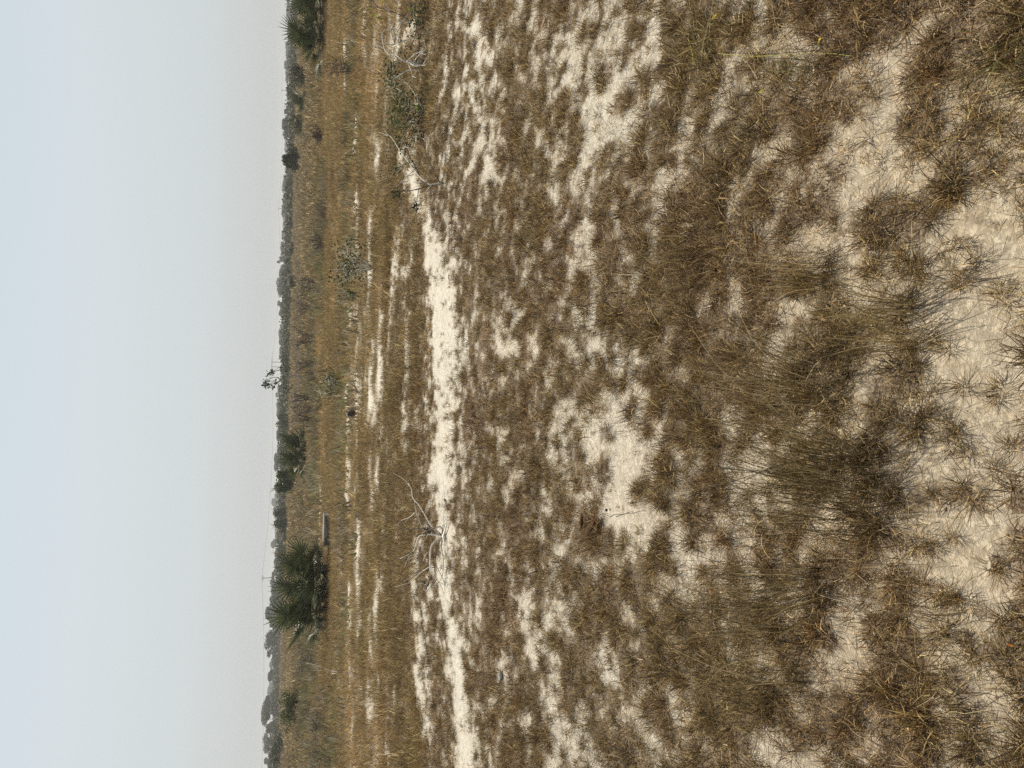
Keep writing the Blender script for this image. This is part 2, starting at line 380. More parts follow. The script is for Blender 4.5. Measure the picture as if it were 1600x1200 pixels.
def tuft(n, rad, L, lean, w, bend, wts, segs=3, curl=.6, upz=0.0):
    mb = MB()
    for _ in range(n):
        r = rad * math.sqrt(rng.uniform()); t = rng.uniform(0, 2 * math.pi)
        blade(mb, (r * math.cos(t), r * math.sin(t), rng.uniform(-.004, upz)), rng.uniform(0, 2 * math.pi) if rng.uniform() < .5 else math.pi / 2 - t + rng.normal() * .5,
              rng.uniform(*lean), rng.uniform(*L), rng.uniform(*w), rng.uniform(*bend), pick(wts), segs, rng.normal() * curl)
    return mb

def proto_collection(name, mbs, mat):
    c = bpy.data.collections.new(name)
    for i, mb in enumerate(mbs):
        o = bpy.data.objects.new('%s_clump' % name, mb.mesh(name + '_clump', mat)); c.objects.link(o)
    return c

def scatter(name, coll, P, S, rot, idx, label, cat):
    """one object whose geometry nodes set a clump of the collection on every vertex"""
    me = bpy.data.meshes.new(name); me.vertices.add(len(P)); me.vertices.foreach_set('co', np.asarray(P, np.float32).ravel())
    a = me.attributes.new('size', 'FLOAT_VECTOR', 'POINT'); a.data.foreach_set('vector', np.asarray(S, np.float32).ravel())
    a = me.attributes.new('turn', 'FLOAT_VECTOR', 'POINT'); a.data.foreach_set('vector', np.asarray(rot, np.float32).ravel())
    a = me.attributes.new('which', 'INT', 'POINT'); a.data.foreach_set('value', np.asarray(idx, np.int32))
    o = bpy.data.objects.new(name, me); COL.objects.link(o); tag(o, label, cat, None, 'stuff')
    g = bpy.data.node_groups.new(name + '_nodes', 'GeometryNodeTree')
    g.interface.new_socket('Geometry', in_out='INPUT', socket_type='NodeSocketGeometry')
    g.interface.new_socket('Geometry', in_out='OUTPUT', socket_type='NodeSocketGeometry')
    ns, ln = g.nodes, g.links
    gi = ns.new('NodeGroupInput'); go = ns.new('NodeGroupOutput'); ip = ns.new('GeometryNodeInstanceOnPoints')
    ci = ns.new('GeometryNodeCollectionInfo'); ci.inputs['Collection'].default_value = coll
    ci.inputs['Separate Children'].default_value = True; ci.inputs['Reset Children'].default_value = True
    def na(t, nm):
        n = ns.new('GeometryNodeInputNamedAttribute'); n.data_type = t; n.inputs['Name'].default_value = nm; return n.outputs['Attribute']
    ip.inputs['Pick Instance'].default_value = True
    ln.new(gi.outputs[0], ip.inputs['Points']); ln.new(ci.outputs[0], ip.inputs['Instance'])
    ln.new(na('INT', 'which'), ip.inputs['Instance Index'])
    e2r = ns.new('FunctionNodeEulerToRotation'); ln.new(na('FLOAT_VECTOR', 'turn'), e2r.inputs[0]); ln.new(e2r.outputs[0], ip.inputs['Rotation'])
    ln.new(na('FLOAT_VECTOR', 'size'), ip.inputs['Scale']); ln.new(ip.outputs[0], go.inputs[0])
    md = o.modifiers.new('scatter', 'NODES'); md.node_group = g
    return o

def ring_points(r0, r1, dens, half=R(46)):
    n = int(half * (r1 * r1 - r0 * r0) * dens)
    r = np.sqrt(rng.uniform(r0 * r0, r1 * r1, n)); a = rng.uniform(-half, half, n)
    return np.stack([r * np.sin(a), r * np.cos(a)], 1)

def place(rings, keep, size, name, coll, nproto, label, cat, vary=.35, tilt=.12, zscale=None):
    P = np.vstack([ring_points(*q) for q in rings])
    s = sandscore(P[:, 0], P[:, 1]); k = rng.uniform(size=len(P)) < keep(s, P); P = P[k]; s = s[k]
    r = np.hypot(P[:, 0], P[:, 1])
    sc = size(r) * rng.uniform(1 - vary, 1 + vary, len(P)) * (1.22 - .6 * np.clip(s, 0, .7)); zz = sc * rng.uniform(.75, 1.25, len(P)) * (zscale(P) if zscale else 1)
    Z = gz(P[:, 0], P[:, 1]) - .004
    rot = np.stack([rng.normal(size=len(P)) * tilt, rng.normal(size=len(P)) * tilt, rng.uniform(0, 6.283, len(P))], 1)
    scatter(name, coll, np.column_stack([P, Z]), np.stack([sc, sc, zz], 1), rot, rng.integers(0, nproto, len(P)), label, cat)
    return len(P)

Wd = [2.2, 2.4, 3.1, 4.0, 1.4, .9, 1.9]
short = [tuft(44, .034, (.022, .055), (.45, 1.5), (.0018, .0036), (-.3, .9), Wd, 3, .45) for _ in range(4)] + \
        [tuft(50, .030, (.035, .085), (.2, 1.3), (.0016, .0030), (.0, .9), Wd, 3, .35) for _ in range(3)] + \
        [tuft(44, .018, (.04, .095), (.5, 1.5), (.0014, .0028), (-.1, .5), [1, 2, 3, 3, .5, 1.5, .3], 3, .5) for _ in range(2)]
C_short = proto_collection('dry_grass', short, M_grass)
litter = [tuft(34, .10, (.015, .05), (1.1, 1.56), (.0012, .0028), (-.3, .3), [2.6, 2.6, 3, 3.4, 1.2, .4, 1.6], 3, .5, .014) for _ in range(4)]
C_litter = proto_collection('straw_litter', litter, M_grass)
n1 = place([(.7, 3.2, 700), (3.2, 6, 420), (6, 13, 220)], lambda s, P: 1.0 - np.where(np.hypot(P[:, 0], P[:, 1]) < 4.5, .86, .92) * sstep(.12, .80, s), lambda r: np.clip(.74 + r * .038, .75, 1.3),
           'dry_grass', C_short, 9, 'short dry brown grass matted over the sandy ground', 'grass')
n2 = place([(.7, 3.2, 260), (3.2, 7, 150), (7, 12, 50)], lambda s, P: np.clip(.62 - .46 * sstep(.45, 1.2, s), .14, 1), lambda r: np.clip(.8 + r * .06, .8, 1.5),
           'straw_litter', C_litter, 4, 'loose dead straw and bits of stalk lying over the sand', 'straw litter', tilt=.05)
Wg = [2.4, 3, 2.4, 1.2, 1.4, 1.6, .8]
mid = [tuft(80, .22, (.07, .17), (.1, 1.2), (.004, .008), (.1, 1.0), Wg, 3, .4) for _ in range(5)]
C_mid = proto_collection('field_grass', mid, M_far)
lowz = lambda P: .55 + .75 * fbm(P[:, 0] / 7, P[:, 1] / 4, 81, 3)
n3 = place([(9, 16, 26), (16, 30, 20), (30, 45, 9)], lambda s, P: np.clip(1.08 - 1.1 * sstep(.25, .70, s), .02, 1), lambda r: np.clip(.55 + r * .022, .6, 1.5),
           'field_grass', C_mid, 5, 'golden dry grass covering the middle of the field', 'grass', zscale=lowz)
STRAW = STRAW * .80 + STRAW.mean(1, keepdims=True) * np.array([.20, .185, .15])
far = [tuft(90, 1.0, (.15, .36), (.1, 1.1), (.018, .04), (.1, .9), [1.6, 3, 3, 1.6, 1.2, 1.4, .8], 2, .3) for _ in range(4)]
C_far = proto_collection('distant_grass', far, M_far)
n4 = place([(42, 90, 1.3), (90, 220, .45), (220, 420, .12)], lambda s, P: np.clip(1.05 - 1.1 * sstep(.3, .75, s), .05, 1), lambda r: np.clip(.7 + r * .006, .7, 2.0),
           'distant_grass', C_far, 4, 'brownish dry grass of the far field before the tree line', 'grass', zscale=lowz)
print('clumps', n1, n2, n3, n4)

# ------------------------------------------------------------------ tall grass clumps, each a thing
def tall_clump(bx, by, tx, ty, n, spread, wpx, col, label, name='grass_clump'):
    """stems rise from the base pixel's ground point towards the tip pixel; wpx is the fan's width"""
    b = ground(bx, by); Y = b[1]
    tip = at(tx, ty, Y - .02); ax = tip - b; Lm = np.linalg.norm(ax); half = wpx * mpp(Y) / 2
    spread *= 1.6; n = int(n * .66); root = empty(name, (b[0], b[1], float(gz(b[0], b[1]))), label, 'grass clump', 'tall grass clumps')
    m1 = MB(); m2 = MB()
    for i in range(n):
        r = spread * math.sqrt(rng.uniform()); t = rng.uniform(0, 6.283)
        p0 = np.array([r * math.cos(t), r * math.sin(t), -.01]); L = Lm * (.22 + .9 * rng.uniform() ** .8)
        side = rng.normal() * half * .85; dep = rng.normal() * half * .9; bow = rng.uniform(-.1, .28)
        e = ax * (L / Lm) + np.array([side, dep, 0]) * (L / Lm) + p0
        mid_ = p0 + (e - p0) * .5 + np.array([-side * bow, -dep * bow, L * .10 * rng.uniform(0, 1.6)])
        pts = curve([p0, mid_, e + np.array([side * .15, dep * .15, -L * .16 * rng.uniform(0, 1) ** 2])], 3)
        w = rng.uniform(.0011, .0024) * (1 + Y * .10); tw = rng.uniform(0, 6.28); s = np.array([math.cos(tw), math.sin(tw), .2])
        c = np.array(col[rng.integers(len(col))]) * rng.uniform(.75, 1.25)
        v = []; k = len(pts)
        for q in range(k - 1): ww = w * (1 - .5 * q / k); v += [pts[q] - s * ww / 2, pts[q] + s * ww / 2]
        v.append(pts[-1]); f = [(2 * q, 2 * q + 1, 2 * q + 3, 2 * q + 2) for q in range(k - 2)] + [(2 * k - 4, 2 * k - 3, 2 * k - 2)]
        m1.add(v, f, c)
    for i in range(n // 4):                                   # dead blades round the foot
        r = spread * 1.5 * math.sqrt(rng.uniform()); t = rng.uniform(0, 6.283)
        blade(m2, (r * math.cos(t), r * math.sin(t), 0), rng.uniform(0, 6.28), rng.uniform(.2, 1.2), Lm * rng.uniform(.08, .34), rng.uniform(.0016, .0030), rng.uniform(.3, 1.8), pick([3, 3, 2, 1, 1, 1, 1.5]), 4, .8)
    tag(m1.build('stems', M_tall, root), kind='stuff'); tag(m2.build('dead_base', M_grass, root), kind='stuff')
OL = [(.18, .135, .055), (.24, .18, .08), (.12, .092, .038), (.44, .35, .19), (.08, .060, .028)]
BR = [(.22, .148, .070), (.29, .205, .10), (.14, .095, .045), (.44, .34, .19)]
GR = [(.16, .17, .05), (.20, .19, .06), (.26, .24, .09), (.12, .12, .045)]
for a in [
    (1320, 770, 1080, 725, 420, .10, 150, OL, 'largest tall olive grass clump leaning over the sand patch'),
    (1260, 620, 1070, 580, 300, .10, 120, BR + OL, 'tall brownish grass clump right beside the largest clump'),
    (1412, 510, 1262, 492, 170, .05, 70, OL, 'tall olive clump standing at the edge of the nearest bare sand'),
    (1272, 425, 1168, 425, 140, .045, 60, BR + OL, 'slim tawny grass clump above the clump at the nearest sand edge'),
    (1508, 430, 1470, 436, 70, .02, 60, BR, 'small tuft standing alone on the nearest bare sand'),
    (1200, 945, 1010, 940, 230, .10, 110, OL, 'long olive grass clump whose tips reach past a sand strip'),
    (1260, 925, 1130, 960, 140, .06, 70, OL, 'olive clump touching the foot of the long one'),
    (1230, 1060, 1120, 1050, 110, .07, 80, OL + BR, 'loose olive grass clump near the lower edge of the photo'),
    (1180, 1090, 1050, 1070, 110, .07, 80, OL, 'thin olive clump close to the lower edge, beyond the loose one'),
    (1066, 392, 1000, 396, 110, .06, 70, OL + BR, 'bushy olive clump in the brown turf with a single straw beside it'),
    (1075, 450, 1020, 440, 80, .06, 60, BR, 'low tawny clump next to the bushy olive one'),
    (920, 500, 870, 505, 90, .08, 80, OL, 'low olive clump in the turf between track and near sand'),
    (945, 620, 880, 610, 90, .08, 80, BR + OL, 'brown clump at the head of the bright sand patch'),
    (1110, 90, 1080, 40, 60, .05, 90, GR, 'yellowish green grass clump near the top edge of the photo'),
    (1250, 115, 1185, 70, 80, .05, 80, GR + BR, 'greenish clump at the top between two sandy gaps'),
    (1610, 60, 1500, 110, 130, .06, 110, GR + OL, 'green and straw clump in the near corner by the top edge'),
    (1600, 150, 1530, 190, 90, .06, 110, BR, 'pale straw clump just under the near corner clump'),
    (1360, 860, 1300, 880, 70, .05, 60, BR, 'short brown clump between two pale sand hollows'),
    (1480, 1010, 1400, 1000, 90, .06, 90, BR + OL, 'coarse grass clump bent over the sand near the lower corner'),
    (1500, 1130, 1430, 1110, 70, .06, 80, BR, 'dark ragged clump in the near lower corner'),
]: tall_clump(*a)

# ------------------------------------------------------------------ bare shrubs drawn out branch by branch
WH = (.72, .67, .58); GRY = (.40, .35, .29); DK = (.10, .08, .06)
def branched(name, base, branches, leaves, label, cat, foliage=None, group=None, twigs=2):
    b = ground(*base); Y0 = b[1]; z0 = float(gz(b[0], b[1]))
    root = empty(name, (b[0], b[1], z0), label, cat, group); off = np.array([b[0], b[1], z0]); mm = mpp(Y0)
    for br in branches:
        pix, dep, th, col = br
        pts = []
        for i, (x, y) in enumerate(pix):
            dd = dep[0] + (dep[1] - dep[0]) * i / (len(pix) - 1)
            p = at(x, y, Y0 + dd) - off
            p[2] = max(p[2], .004); pts.append(p)
        c = curve(pts, 4); mb = MB(); tube(mb, c, th * mm * .5, th * mm * .2, col, 6, .12)
        for _ in range(twigs):
            k = rng.integers(len(c) // 3, len(c)); d = c[min(k + 1, len(c) - 1)] - c[k - 1]; d = d / np.linalg.norm(d) + rvec() * .8; d[2] += .2
            L = rng.uniform(8, 22) * mm; q = curve([c[k], c[k] + d * L * .5 + rvec() * L * .08, c[k] + d * L + rvec() * L * .2], 3)
            tube(mb, q, th * mm * .2, th * mm * .1, col, 4)
        mb.build('branch', M_bark, root)
    for (x, y, dd, L, col) in leaves:
        mb = MB(); p = at(x, y, Y0 + dd) - off; leaf(mb, np.zeros(3), rvec() * np.array([1, .6, 1]), L * mm, L * mm * .55, col)
        mb.build('leaf', M_leaf, root, p)
    if foliage:
        mb = MB()
        for (x, y, dd, sx, sy, n, L, cols) in foliage:
            for _ in range(n):
                p = at(x + rng.normal() * sx, y + rng.normal() * sy, Y0 + dd + rng.normal() * sy * mm * .8) - off
                p[2] = max(p[2], .02); d = rvec(); d[2] = abs(d[2]) * .6
                leaf(mb, p, d, L * mm * rng.uniform(.6, 1.3), L * mm * .5, np.array(cols[rng.integers(len(cols))]) * rng.uniform(.7, 1.3))
        tag(mb.build('foliage', M_leaf, root), kind='stuff')
    return root
YG = (.30, .34, .05); G1 = (.075, .10, .035); G2 = (.11, .14, .045); G3 = (.05, .065, .028); G4 = (.16, .17, .06)
branched('bare_shrub', (692, 838), [
    ([(692, 838), (697, 836), (698, 829), (707, 820), (718, 805), (717, 797)], (0, -.30), 2.6, WH),
    ([(697, 836), (704, 832), (707, 823), (706, 816), (711, 808)], (-.02, -.25), 2.0, WH),
    ([(692, 840), (700, 839), (703, 850), (712, 873), (697, 876)], (0, -.25), 2.2, WH),
    ([(690, 840), (690, 857), (696, 870), (695, 887), (688, 907), (667, 927)], (0, -.15), 2.0, GRY),
    ([(689, 841), (683, 843), (674, 853), (672, 870), (673, 893), (683, 905), (703, 922), (712, 933)], (0, -.1), 2.8, WH),
    ([(672, 885), (657, 895), (642, 910)], (-.04, .15), 1.6, WH),
    ([(690, 838), (677, 826), (665, 807), (655, 790), (645, 778), (643, 765), (638, 755)], (0, .35), 2.3, WH),
    ([(672, 822), (660, 823), (650, 798), (646, 778), (636, 772)], (.1, .4), 1.7, GRY),
    ([(649, 800), (640, 808), (627, 813)], (.3, .5), 1.4, WH),
    ([(688, 836), (665, 826), (645, 827), (628, 827), (630, 832)], (0, .4), 1.8, DK),
    ([(688, 837), (670, 835), (655, 838), (650, 850), (645, 862), (625, 873)], (0, .35), 2.2, WH),
    ([(670, 834), (661, 848), (660, 860), (652, 868), (645, 868)], (.1, .3), 1.6, GRY),
    ([(690, 836), (684, 830), (672, 823), (662, 812), (664, 800), (678, 803)], (0, .1), 1.6, DK),
    ([(690, 840), (694, 826), (685, 823), (680, 830), (690, 838)], (0, 0), 3.0, GRY),
    ([(688, 842), (683, 860), (681, 880), (690, 900), (698, 915)], (0, -.2), 1.3, DK),
    ([(683, 905), (675, 915), (660, 930), (652, 927)], (-.05, .1), 1.4, DK),
], [(716, 797, -.3, 7, YG), (713, 796, -.3, 6, YG), (642, 886, .2, 6, YG), (710, 780, -.2, 7, G2)],
    'bare white shrub with twisting branches, no leaves left, on the sandy track', 'shrub',
    [(665, 912, .0, 5, 6, 26, 5, [DK, G3]), (670, 830, .1, 6, 6, 26, 5, [DK, G3]), (640, 870, .3, 4, 5, 14, 5, [G3, DK]), (712, 782, -.2, 3, 4, 10, 5, [G3])])
branched('half_leafless_shrub', (662, 96), [
    ([(662, 96), (650, 97), (635, 97), (625, 91), (614, 80)], (0, .1), 4.0, WH),
    ([(640, 98), (647, 102), (660, 102), (672, 99), (687, 90)], (0, -.3), 3.2, WH),
    ([(635, 97), (647, 86), (665, 77)], (.05, -.2), 2.0, WH), ([(646, 100), (652, 89), (666, 76)], (.0, -.25), 2.0, WH),
    ([(662, 100), (669, 87), (669, 80)], (-.2, -.3), 1.7, WH), ([(638, 99), (642, 110), (645, 122)], (0, -.1), 2.0, WH),
    ([(655, 110), (637, 110), (625, 117), (611, 126)], (-.1, .2), 2.0, WH),
    ([(614, 80), (616, 70), (611, 50), (615, 36), (630, 31)], (.1, .1), 2.6, WH),
    ([(616, 72), (627, 67), (640, 57)], (.1, -.1), 2.2, WH), ([(616, 70), (605, 70), (600, 68)], (.1, 0), 2.6, WH),
    ([(616, 66), (620, 52), (628, 38), (636, 28), (640, 12)], (.1, .2), 1.7, GRY), ([(626, 66), (620, 48), (628, 34), (634, 36)], (.1, 0), 1.4, WH),
    ([(611, 87), (601, 77), (597, 56), (601, 47), (610, 44)], (.1, .2), 2.0, WH), ([(599, 81), (590, 74), (596, 55), (590, 39)], (.1, .3), 1.6, GRY),
    ([(590, 74), (575, 72), (560, 71), (548, 62)], (.2, .3), 1.4, GRY),
    ([(640, 40), (635, 29), (610, 17), (591, 11), (582, 0), (570, -14)], (.2, .5), 2.2, DK), ([(610, 17), (600, 10), (606, -8)], (.3, .4), 1.5, GRY),
    ([(591, 11), (575, 10), (560, 22)], (.3, .5), 1.3, DK), ([(614, 87), (614, 106), (617, 125), (616, 140)], (.1, .1), 1.8, GRY),
    ([(648, 60), (643, 70), (640, 84), (645, 95)], (0, 0), 1.6, DK), ([(650, 97), (655, 70), (650, 40), (648, 10), (652, -10)], (0, .2), 2.0, DK),
    ([(655, 96), (648, 120), (640, 140)], (-.1, .1), 1.8, GRY),
], [(596, 2, .4, 8, YG), (599, 4, .4, 7, YG), (580, 25, .4, 8, YG), (588, 27, .4, 8, YG), (591, 23, .4, 7, YG), (643, 13, .2, 8, YG), (646, 11, .2, 7, YG), (670, 79, -.3, 6, YG), (672, 86, -.3, 5, YG), (578, 14, .4, 6, YG)],
    'half leafless shrub with white curved branches over a dark hollow, near the top edge', 'shrub',
    [(655, 25, -.1, 7, 16, 110, 6, [G3, G1, DK]), (612, 110, .2, 8, 12, 110, 5.5, [G1, G3, G2]), (608, 122, .2, 6, 8, 60, 5, [G1, G2]), (640, 75, .1, 12, 16, 60, 5, [DK, G3]), (648, 40, .2, 6, 10, 40, 5, [G1, G3])])
branched('leafy_shrub', (664, 172), [
    ([(664, 172), (645, 170), (625, 160), (612, 150)], (0, .2), 2.0, GRY), ([(664, 172), (648, 182), (630, 190), (615, 200)], (0, .2), 1.8, GRY),
    ([(662, 172), (650, 150), (640, 135), (632, 128)], (0, -.1), 1.8, WH), ([(660, 175), (655, 195), (648, 212)], (0, -.1), 1.8, GRY),
    ([(655, 172), (640, 168), (636, 150), (620, 138)], (0, .1), 1.4, WH), ([(640, 180), (634, 192), (646, 200)], (0, 0), 1.4, GRY),
], [(655, 175, -.2, 6, G4), (650, 172, -.2, 7, YG)],
    'low leafy green shrub between the half leafless shrub and the spindly one', 'shrub',
    [(630, 160, .1, 14, 16, 300, 5, [G1, G2, G3]), (622, 190, .1, 9, 12, 170, 5, [G1, G2, G4]), (645, 195, 0, 10, 10, 120, 5, [G1, G3, DK]), (655, 165, -.1, 8, 12, 90, 5, [G2, G4, G3])])
branched('spindly_shrub', (692, 288), [
    ([(692, 288), (680, 288), (670, 290), (658, 294), (640, 298), (620, 299)], (0, .1), 2.6, DK), ([(690, 287), (680, 287), (670, 289)], (-.02, 0), 2.6, WH),
    ([(692, 288), (682, 276), (668, 247), (661, 222), (658, 212)], (0, -.1), 1.8, DK),
    ([(672, 289), (655, 275), (640, 255), (625, 235), (612, 215), (603, 211)], (.05, .3), 2.4, WH), ([(655, 275), (649, 260), (640, 245), (634, 225)], (.1, .2), 2.0, DK),
    ([(646, 273), (636, 276), (628, 284), (619, 292)], (.15, .3), 1.7, GRY), ([(676, 295), (665, 310), (652, 322), (648, 336), (640, 348)], (0, .05), 2.0, GRY),
    ([(654, 296), (652, 310), (650, 320)], (.1, .1), 1.4, DK), ([(650, 321), (640, 326), (634, 336)], (.05, .1), 1.3, DK), ([(668, 285), (655, 287), (645, 284)], (0, .2), 1.4, DK),
    ([(648, 238), (640, 232), (630, 228)], (.1, .2), 2.0, WH), ([(652, 238), (657, 248), (655, 258), (650, 262)], (.05, .1), 1.5, DK),
], [(648, 324, .1, 6, G2), (620, 300, .1, 7, G1), (642, 247, .2, 6, G2)],
    'spindly dark stemmed shrub with few leaves, leaning over the start of the track', 'shrub',
    [(620, 302, .1, 5, 5, 60, 5, [G3, G1]), (650, 322, .05, 3, 4, 34, 5, [G1, G3]), (620, 262, .2, 5, 7, 50, 5, [G3, G1]), (630, 225, .2, 10, 9, 90, 5, [G1, G3]), (660, 212, -.05, 3, 5, 26, 6, [G3]), (645, 252, .1, 5, 6, 30, 4, [G2, G1])])

# ------------------------------------------------------------------ low leafy bushes and twiggy bare bushes further off
def bush(name, bx, by, hpx, wpx, n, lpx, cols, label, cat='bush', group=None, stems=8, stemcol=GRY, flat=1.0, openness=.75, tall_tilt=0.0, dist=None):
    if dist: Y0 = dist; b = at(bx, by, Y0); b[2] = 0
    else: b = ground(bx, by); Y0 = b[1]
    z0 = float(gz(b[0], b[1])); mm = mpp(Y0); h = hpx * mm; w = wpx * mm
    root = empty(name, (b[0], b[1], z0), label, cat, group)
    sm = MB(); fm = MB(); ends = []
    for i in range(stems):
        t = 6.283 * (i + rng.uniform(0, .9)) / stems; rr = rng.uniform(.08, .55) * w
        e = np.array([rr * math.cos(t) + tall_tilt * h, rr * math.sin(t) * flat, h * rng.uniform(.55, .98)])
        mid_ = e * .5 + np.array([0, 0, h * .08]) + rvec() * w * .05
        c = curve([np.array([.02 * w * math.cos(t), .02 * w * math.sin(t), -.01]), mid_, e], 4)
        tk = .45 if name == 'twiggy_bush' else .8
        tube(sm, c, tk * mm, tk * .4 * mm, stemcol, 5)
        ends += [c[k] for k in range(3, len(c))]
        for _ in range(6 if name == 'twiggy_bush' else 3):
            k = rng.integers(2, len(c)); d = rvec() * w * .22; d[2] = abs(d[2]); tube(sm, [c[k], c[k] + d * .6, c[k] + d + rvec() * w * .03], .4 * mm, .2 * mm, stemcol, 4); ends.append(c[k] + d)
    tag(sm.build('stems', M_bark, root), kind='stuff')
    E = np.array(ends)
    if name in ('scrub_bush',) or 'dense bush' in label or 'rounded green' in label:
        lb = [(np.array([rng.uniform(-.34, .34) * w, rng.uniform(-.3, .3) * w, h * rng.uniform(.25, .68)]), rng.uniform(.16, .30)) for _ in range(9)]
        P = []
        for c_, r_ in lb:
            d = rng.normal(size=(n // 4, 3)); d /= np.linalg.norm(d, axis=1)[:, None]
            P.append(c_ + d * np.array([w * r_, w * r_, h * r_ * 1.15]) * rng.uniform(.5, 1.05, (len(d), 1)))
        P = np.vstack(P); P[:, 2] = np.clip(P[:, 2], .03 * h, h * 1.02)
        C = np.array(cols)[rng.integers(0, len(cols), len(P))] * rng.uniform(.6, 1.4, (len(P), 1))
        quads(fm, P, lpx * .8 * mm, C, .4); tag(fm.build('foliage', M_leaf, root), kind='stuff'); n = 0
    if n:
        n = int(n * 1.35); P = E[rng.integers(0, len(E), n)] + rng.normal(size=(n, 3)) * np.array([w, w * flat, h]) * (.05 + .07 * openness)
        P[:, 2] = np.clip(P[:, 2], .03 * h, None)
        C = np.array(cols)[rng.integers(0, len(cols), n)] * rng.uniform(.7, 1.3, (n, 1))
        quads(fm, P, lpx * .72 * mm, C * .85, .5)
        tag(fm.build('foliage', M_leaf, root), kind='stuff')
    return root
TW = (.10, .075, .055); TG = (.19, .15, .115)
B = bush
B('leafy_bush', 583, 418, 52, 95, 420, 6, [G1, G2, G3, (.09, .10, .045)], 'open leafy bush in the golden grass across the first sand streak', stems=9, stemcol=WH, openness=1.3)
B('leafy_bush', 562, 462, 12, 22, 70, 6, [G1, G3], 'tiny leafy bush on the sand streak next to the open bush', stems=4)
B('leafy_bush', 533, 600, 32, 58, 420, 5, [(.10, .12, .045), G1, G4, (.22, .20, .12)], 'low green bush beyond the dark stump, in the golden grass', stems=9, stemcol=WH, openness=1.1)
B('twiggy_bush', 556, 112, 44, 52, 160, 3, [(.17, .14, .07), TW], 'thin dark twiggy bush on the field below the top palm', stems=11, stemcol=TW, openness=1.4)
B('leafy_bush', 474, 1110, 36, 52, 800, 4, [(.085, .10, .03), (.12, .13, .04), G3], 'rounded green bush standing alone before the tree line near the lower edge', stems=9, openness=1.0)
B('leafy_bush', 466, 752, 38, 36, 900, 4, [(.10, .13, .03), (.07, .09, .03), G3], 'bright green dense bush beside the middle palm', stems=8, openness=1.0)
B('scrub_bush', 482, 122, 30, 40, 420, 3.5, [(.10, .10, .045), G3, TW], 'olive scrub bush next to the top palm', stems=8, stemcol=TW)
B('scrub_bush', 478, 195, 26, 40, 360, 3.5, [(.10, .10, .05), (.14, .12, .06), G3], 'brownish green scrub below the small dark palm', stems=8, stemcol=TW)
B('dry_bush', 508, 214, 20, 32, 240, 3, [(.10, .07, .05), (.07, .05, .04)], 'dark reddish dry bush past the small palm', stems=12, stemcol=(.08, .055, .045))
B('dry_bush', 558, 646, 15, 19, 420, 2.2, [(.06, .042, .032), (.035, .026, .02), (.08, .06, .05)], 'small dark burnt bush on the sand streak', stems=10, stemcol=(.05, .04, .03))
B('scrub_bush', 455, 658, 23, 30, 600, 3.2, [(.085, .095, .05), G3], 'olive bush on the skyline between sapling and middle palm', stems=7)
B('scrub_bush', 457, 572, 18, 34, 520, 3, [(.06, .075, .04), G3], 'dark green bush under the double pole', stems=7)
B('scrub_bush', 453, 806, 26, 32, 620, 3.2, [G3, (.06, .075, .035)], 'dark bushy thicket past the bright green bush', stems=8)
B('scrub_bush', 452, 832, 18, 40, 520, 3.2, [G3, (.08, .085, .045)], 'low dark hedge between thicket and the big palm', stems=8)
B('scrub_bush', 452, 875, 20, 40, 560, 3, [(.09, .10, .045), G3], 'olive bushes seen behind the big palm', stems=8)
B('scrub_bush', 447, 1172, 26, 50, 800, 3.2, [(.045, .06, .028), G3], 'dark green bush below the tree line at the lower edge', stems=8)
B('scrub_bush', 466, 440, 16, 22, 300, 3, [G3, (.07, .08, .045)], 'dark round bush before the hazy trees', stems=6)
B('scrub_bush', 463, 341, 15, 20, 300, 3, [G3, (.06, .07, .04)], 'dark bush under the pole with white posts', stems=6)
B('scrub_bush', 463, 388, 12, 16, 200, 3, [(.075, .08, .05), G3], 'small bush in the grey brush', stems=6)
B('scrub_bush', 469, 250, 20, 42, 560, 3.2, [G3, (.055, .07, .03)], 'dark scrub at the foot of the lobed tree', stems=8)
B('scrub_bush', 462, 308, 20, 16, 300, 3, [G3, (.05, .065, .03)], 'small dark tree-like bush past the lobed tree', stems=6)
B('leafy_bush', 466, 718, 22, 30, 300, 3.5, [G3, G1], 'dark bush filling the gap beside the middle palm', stems=6)
tw_sites = [(493, 480, 34, 40, 'beyond the golden grass, above the sapling'), (497, 530, 40, 46, 'halfway to the sapling'), (495, 570, 36, 34, 'touching the sapling'), (492, 622, 44, 24, 'just after the sapling'),
            (493, 640, 40, 40, 'before the olive skyline bush'), (499, 445, 30, 44, 'close to the dark round bush'), (497, 1032, 34, 40, 'behind the leaning white stick'), (508, 1130, 22, 40, 'before the rounded green bush'),
            (512, 1180, 30, 60, 'at the lower edge of the photo'), (492, 655, 30, 26, 'leaning towards the middle palm'), (480, 985, 20, 30, 'just past the big palm'), (510, 380, 22, 36, 'in the golden field under the white posts')]
for i, (bx, by, h_, w_, where) in enumerate(tw_sites):
    B('twiggy_bush', bx, by, h_, w_, 130, 2.4, [(.15, .115, .075), TW, (.20, .16, .10)], 'thin bare twiggy bush ' + where, 'bush', 'bare twiggy bushes in the far field', stems=10, stemcol=TW if i % 2 else TG, openness=1.5)
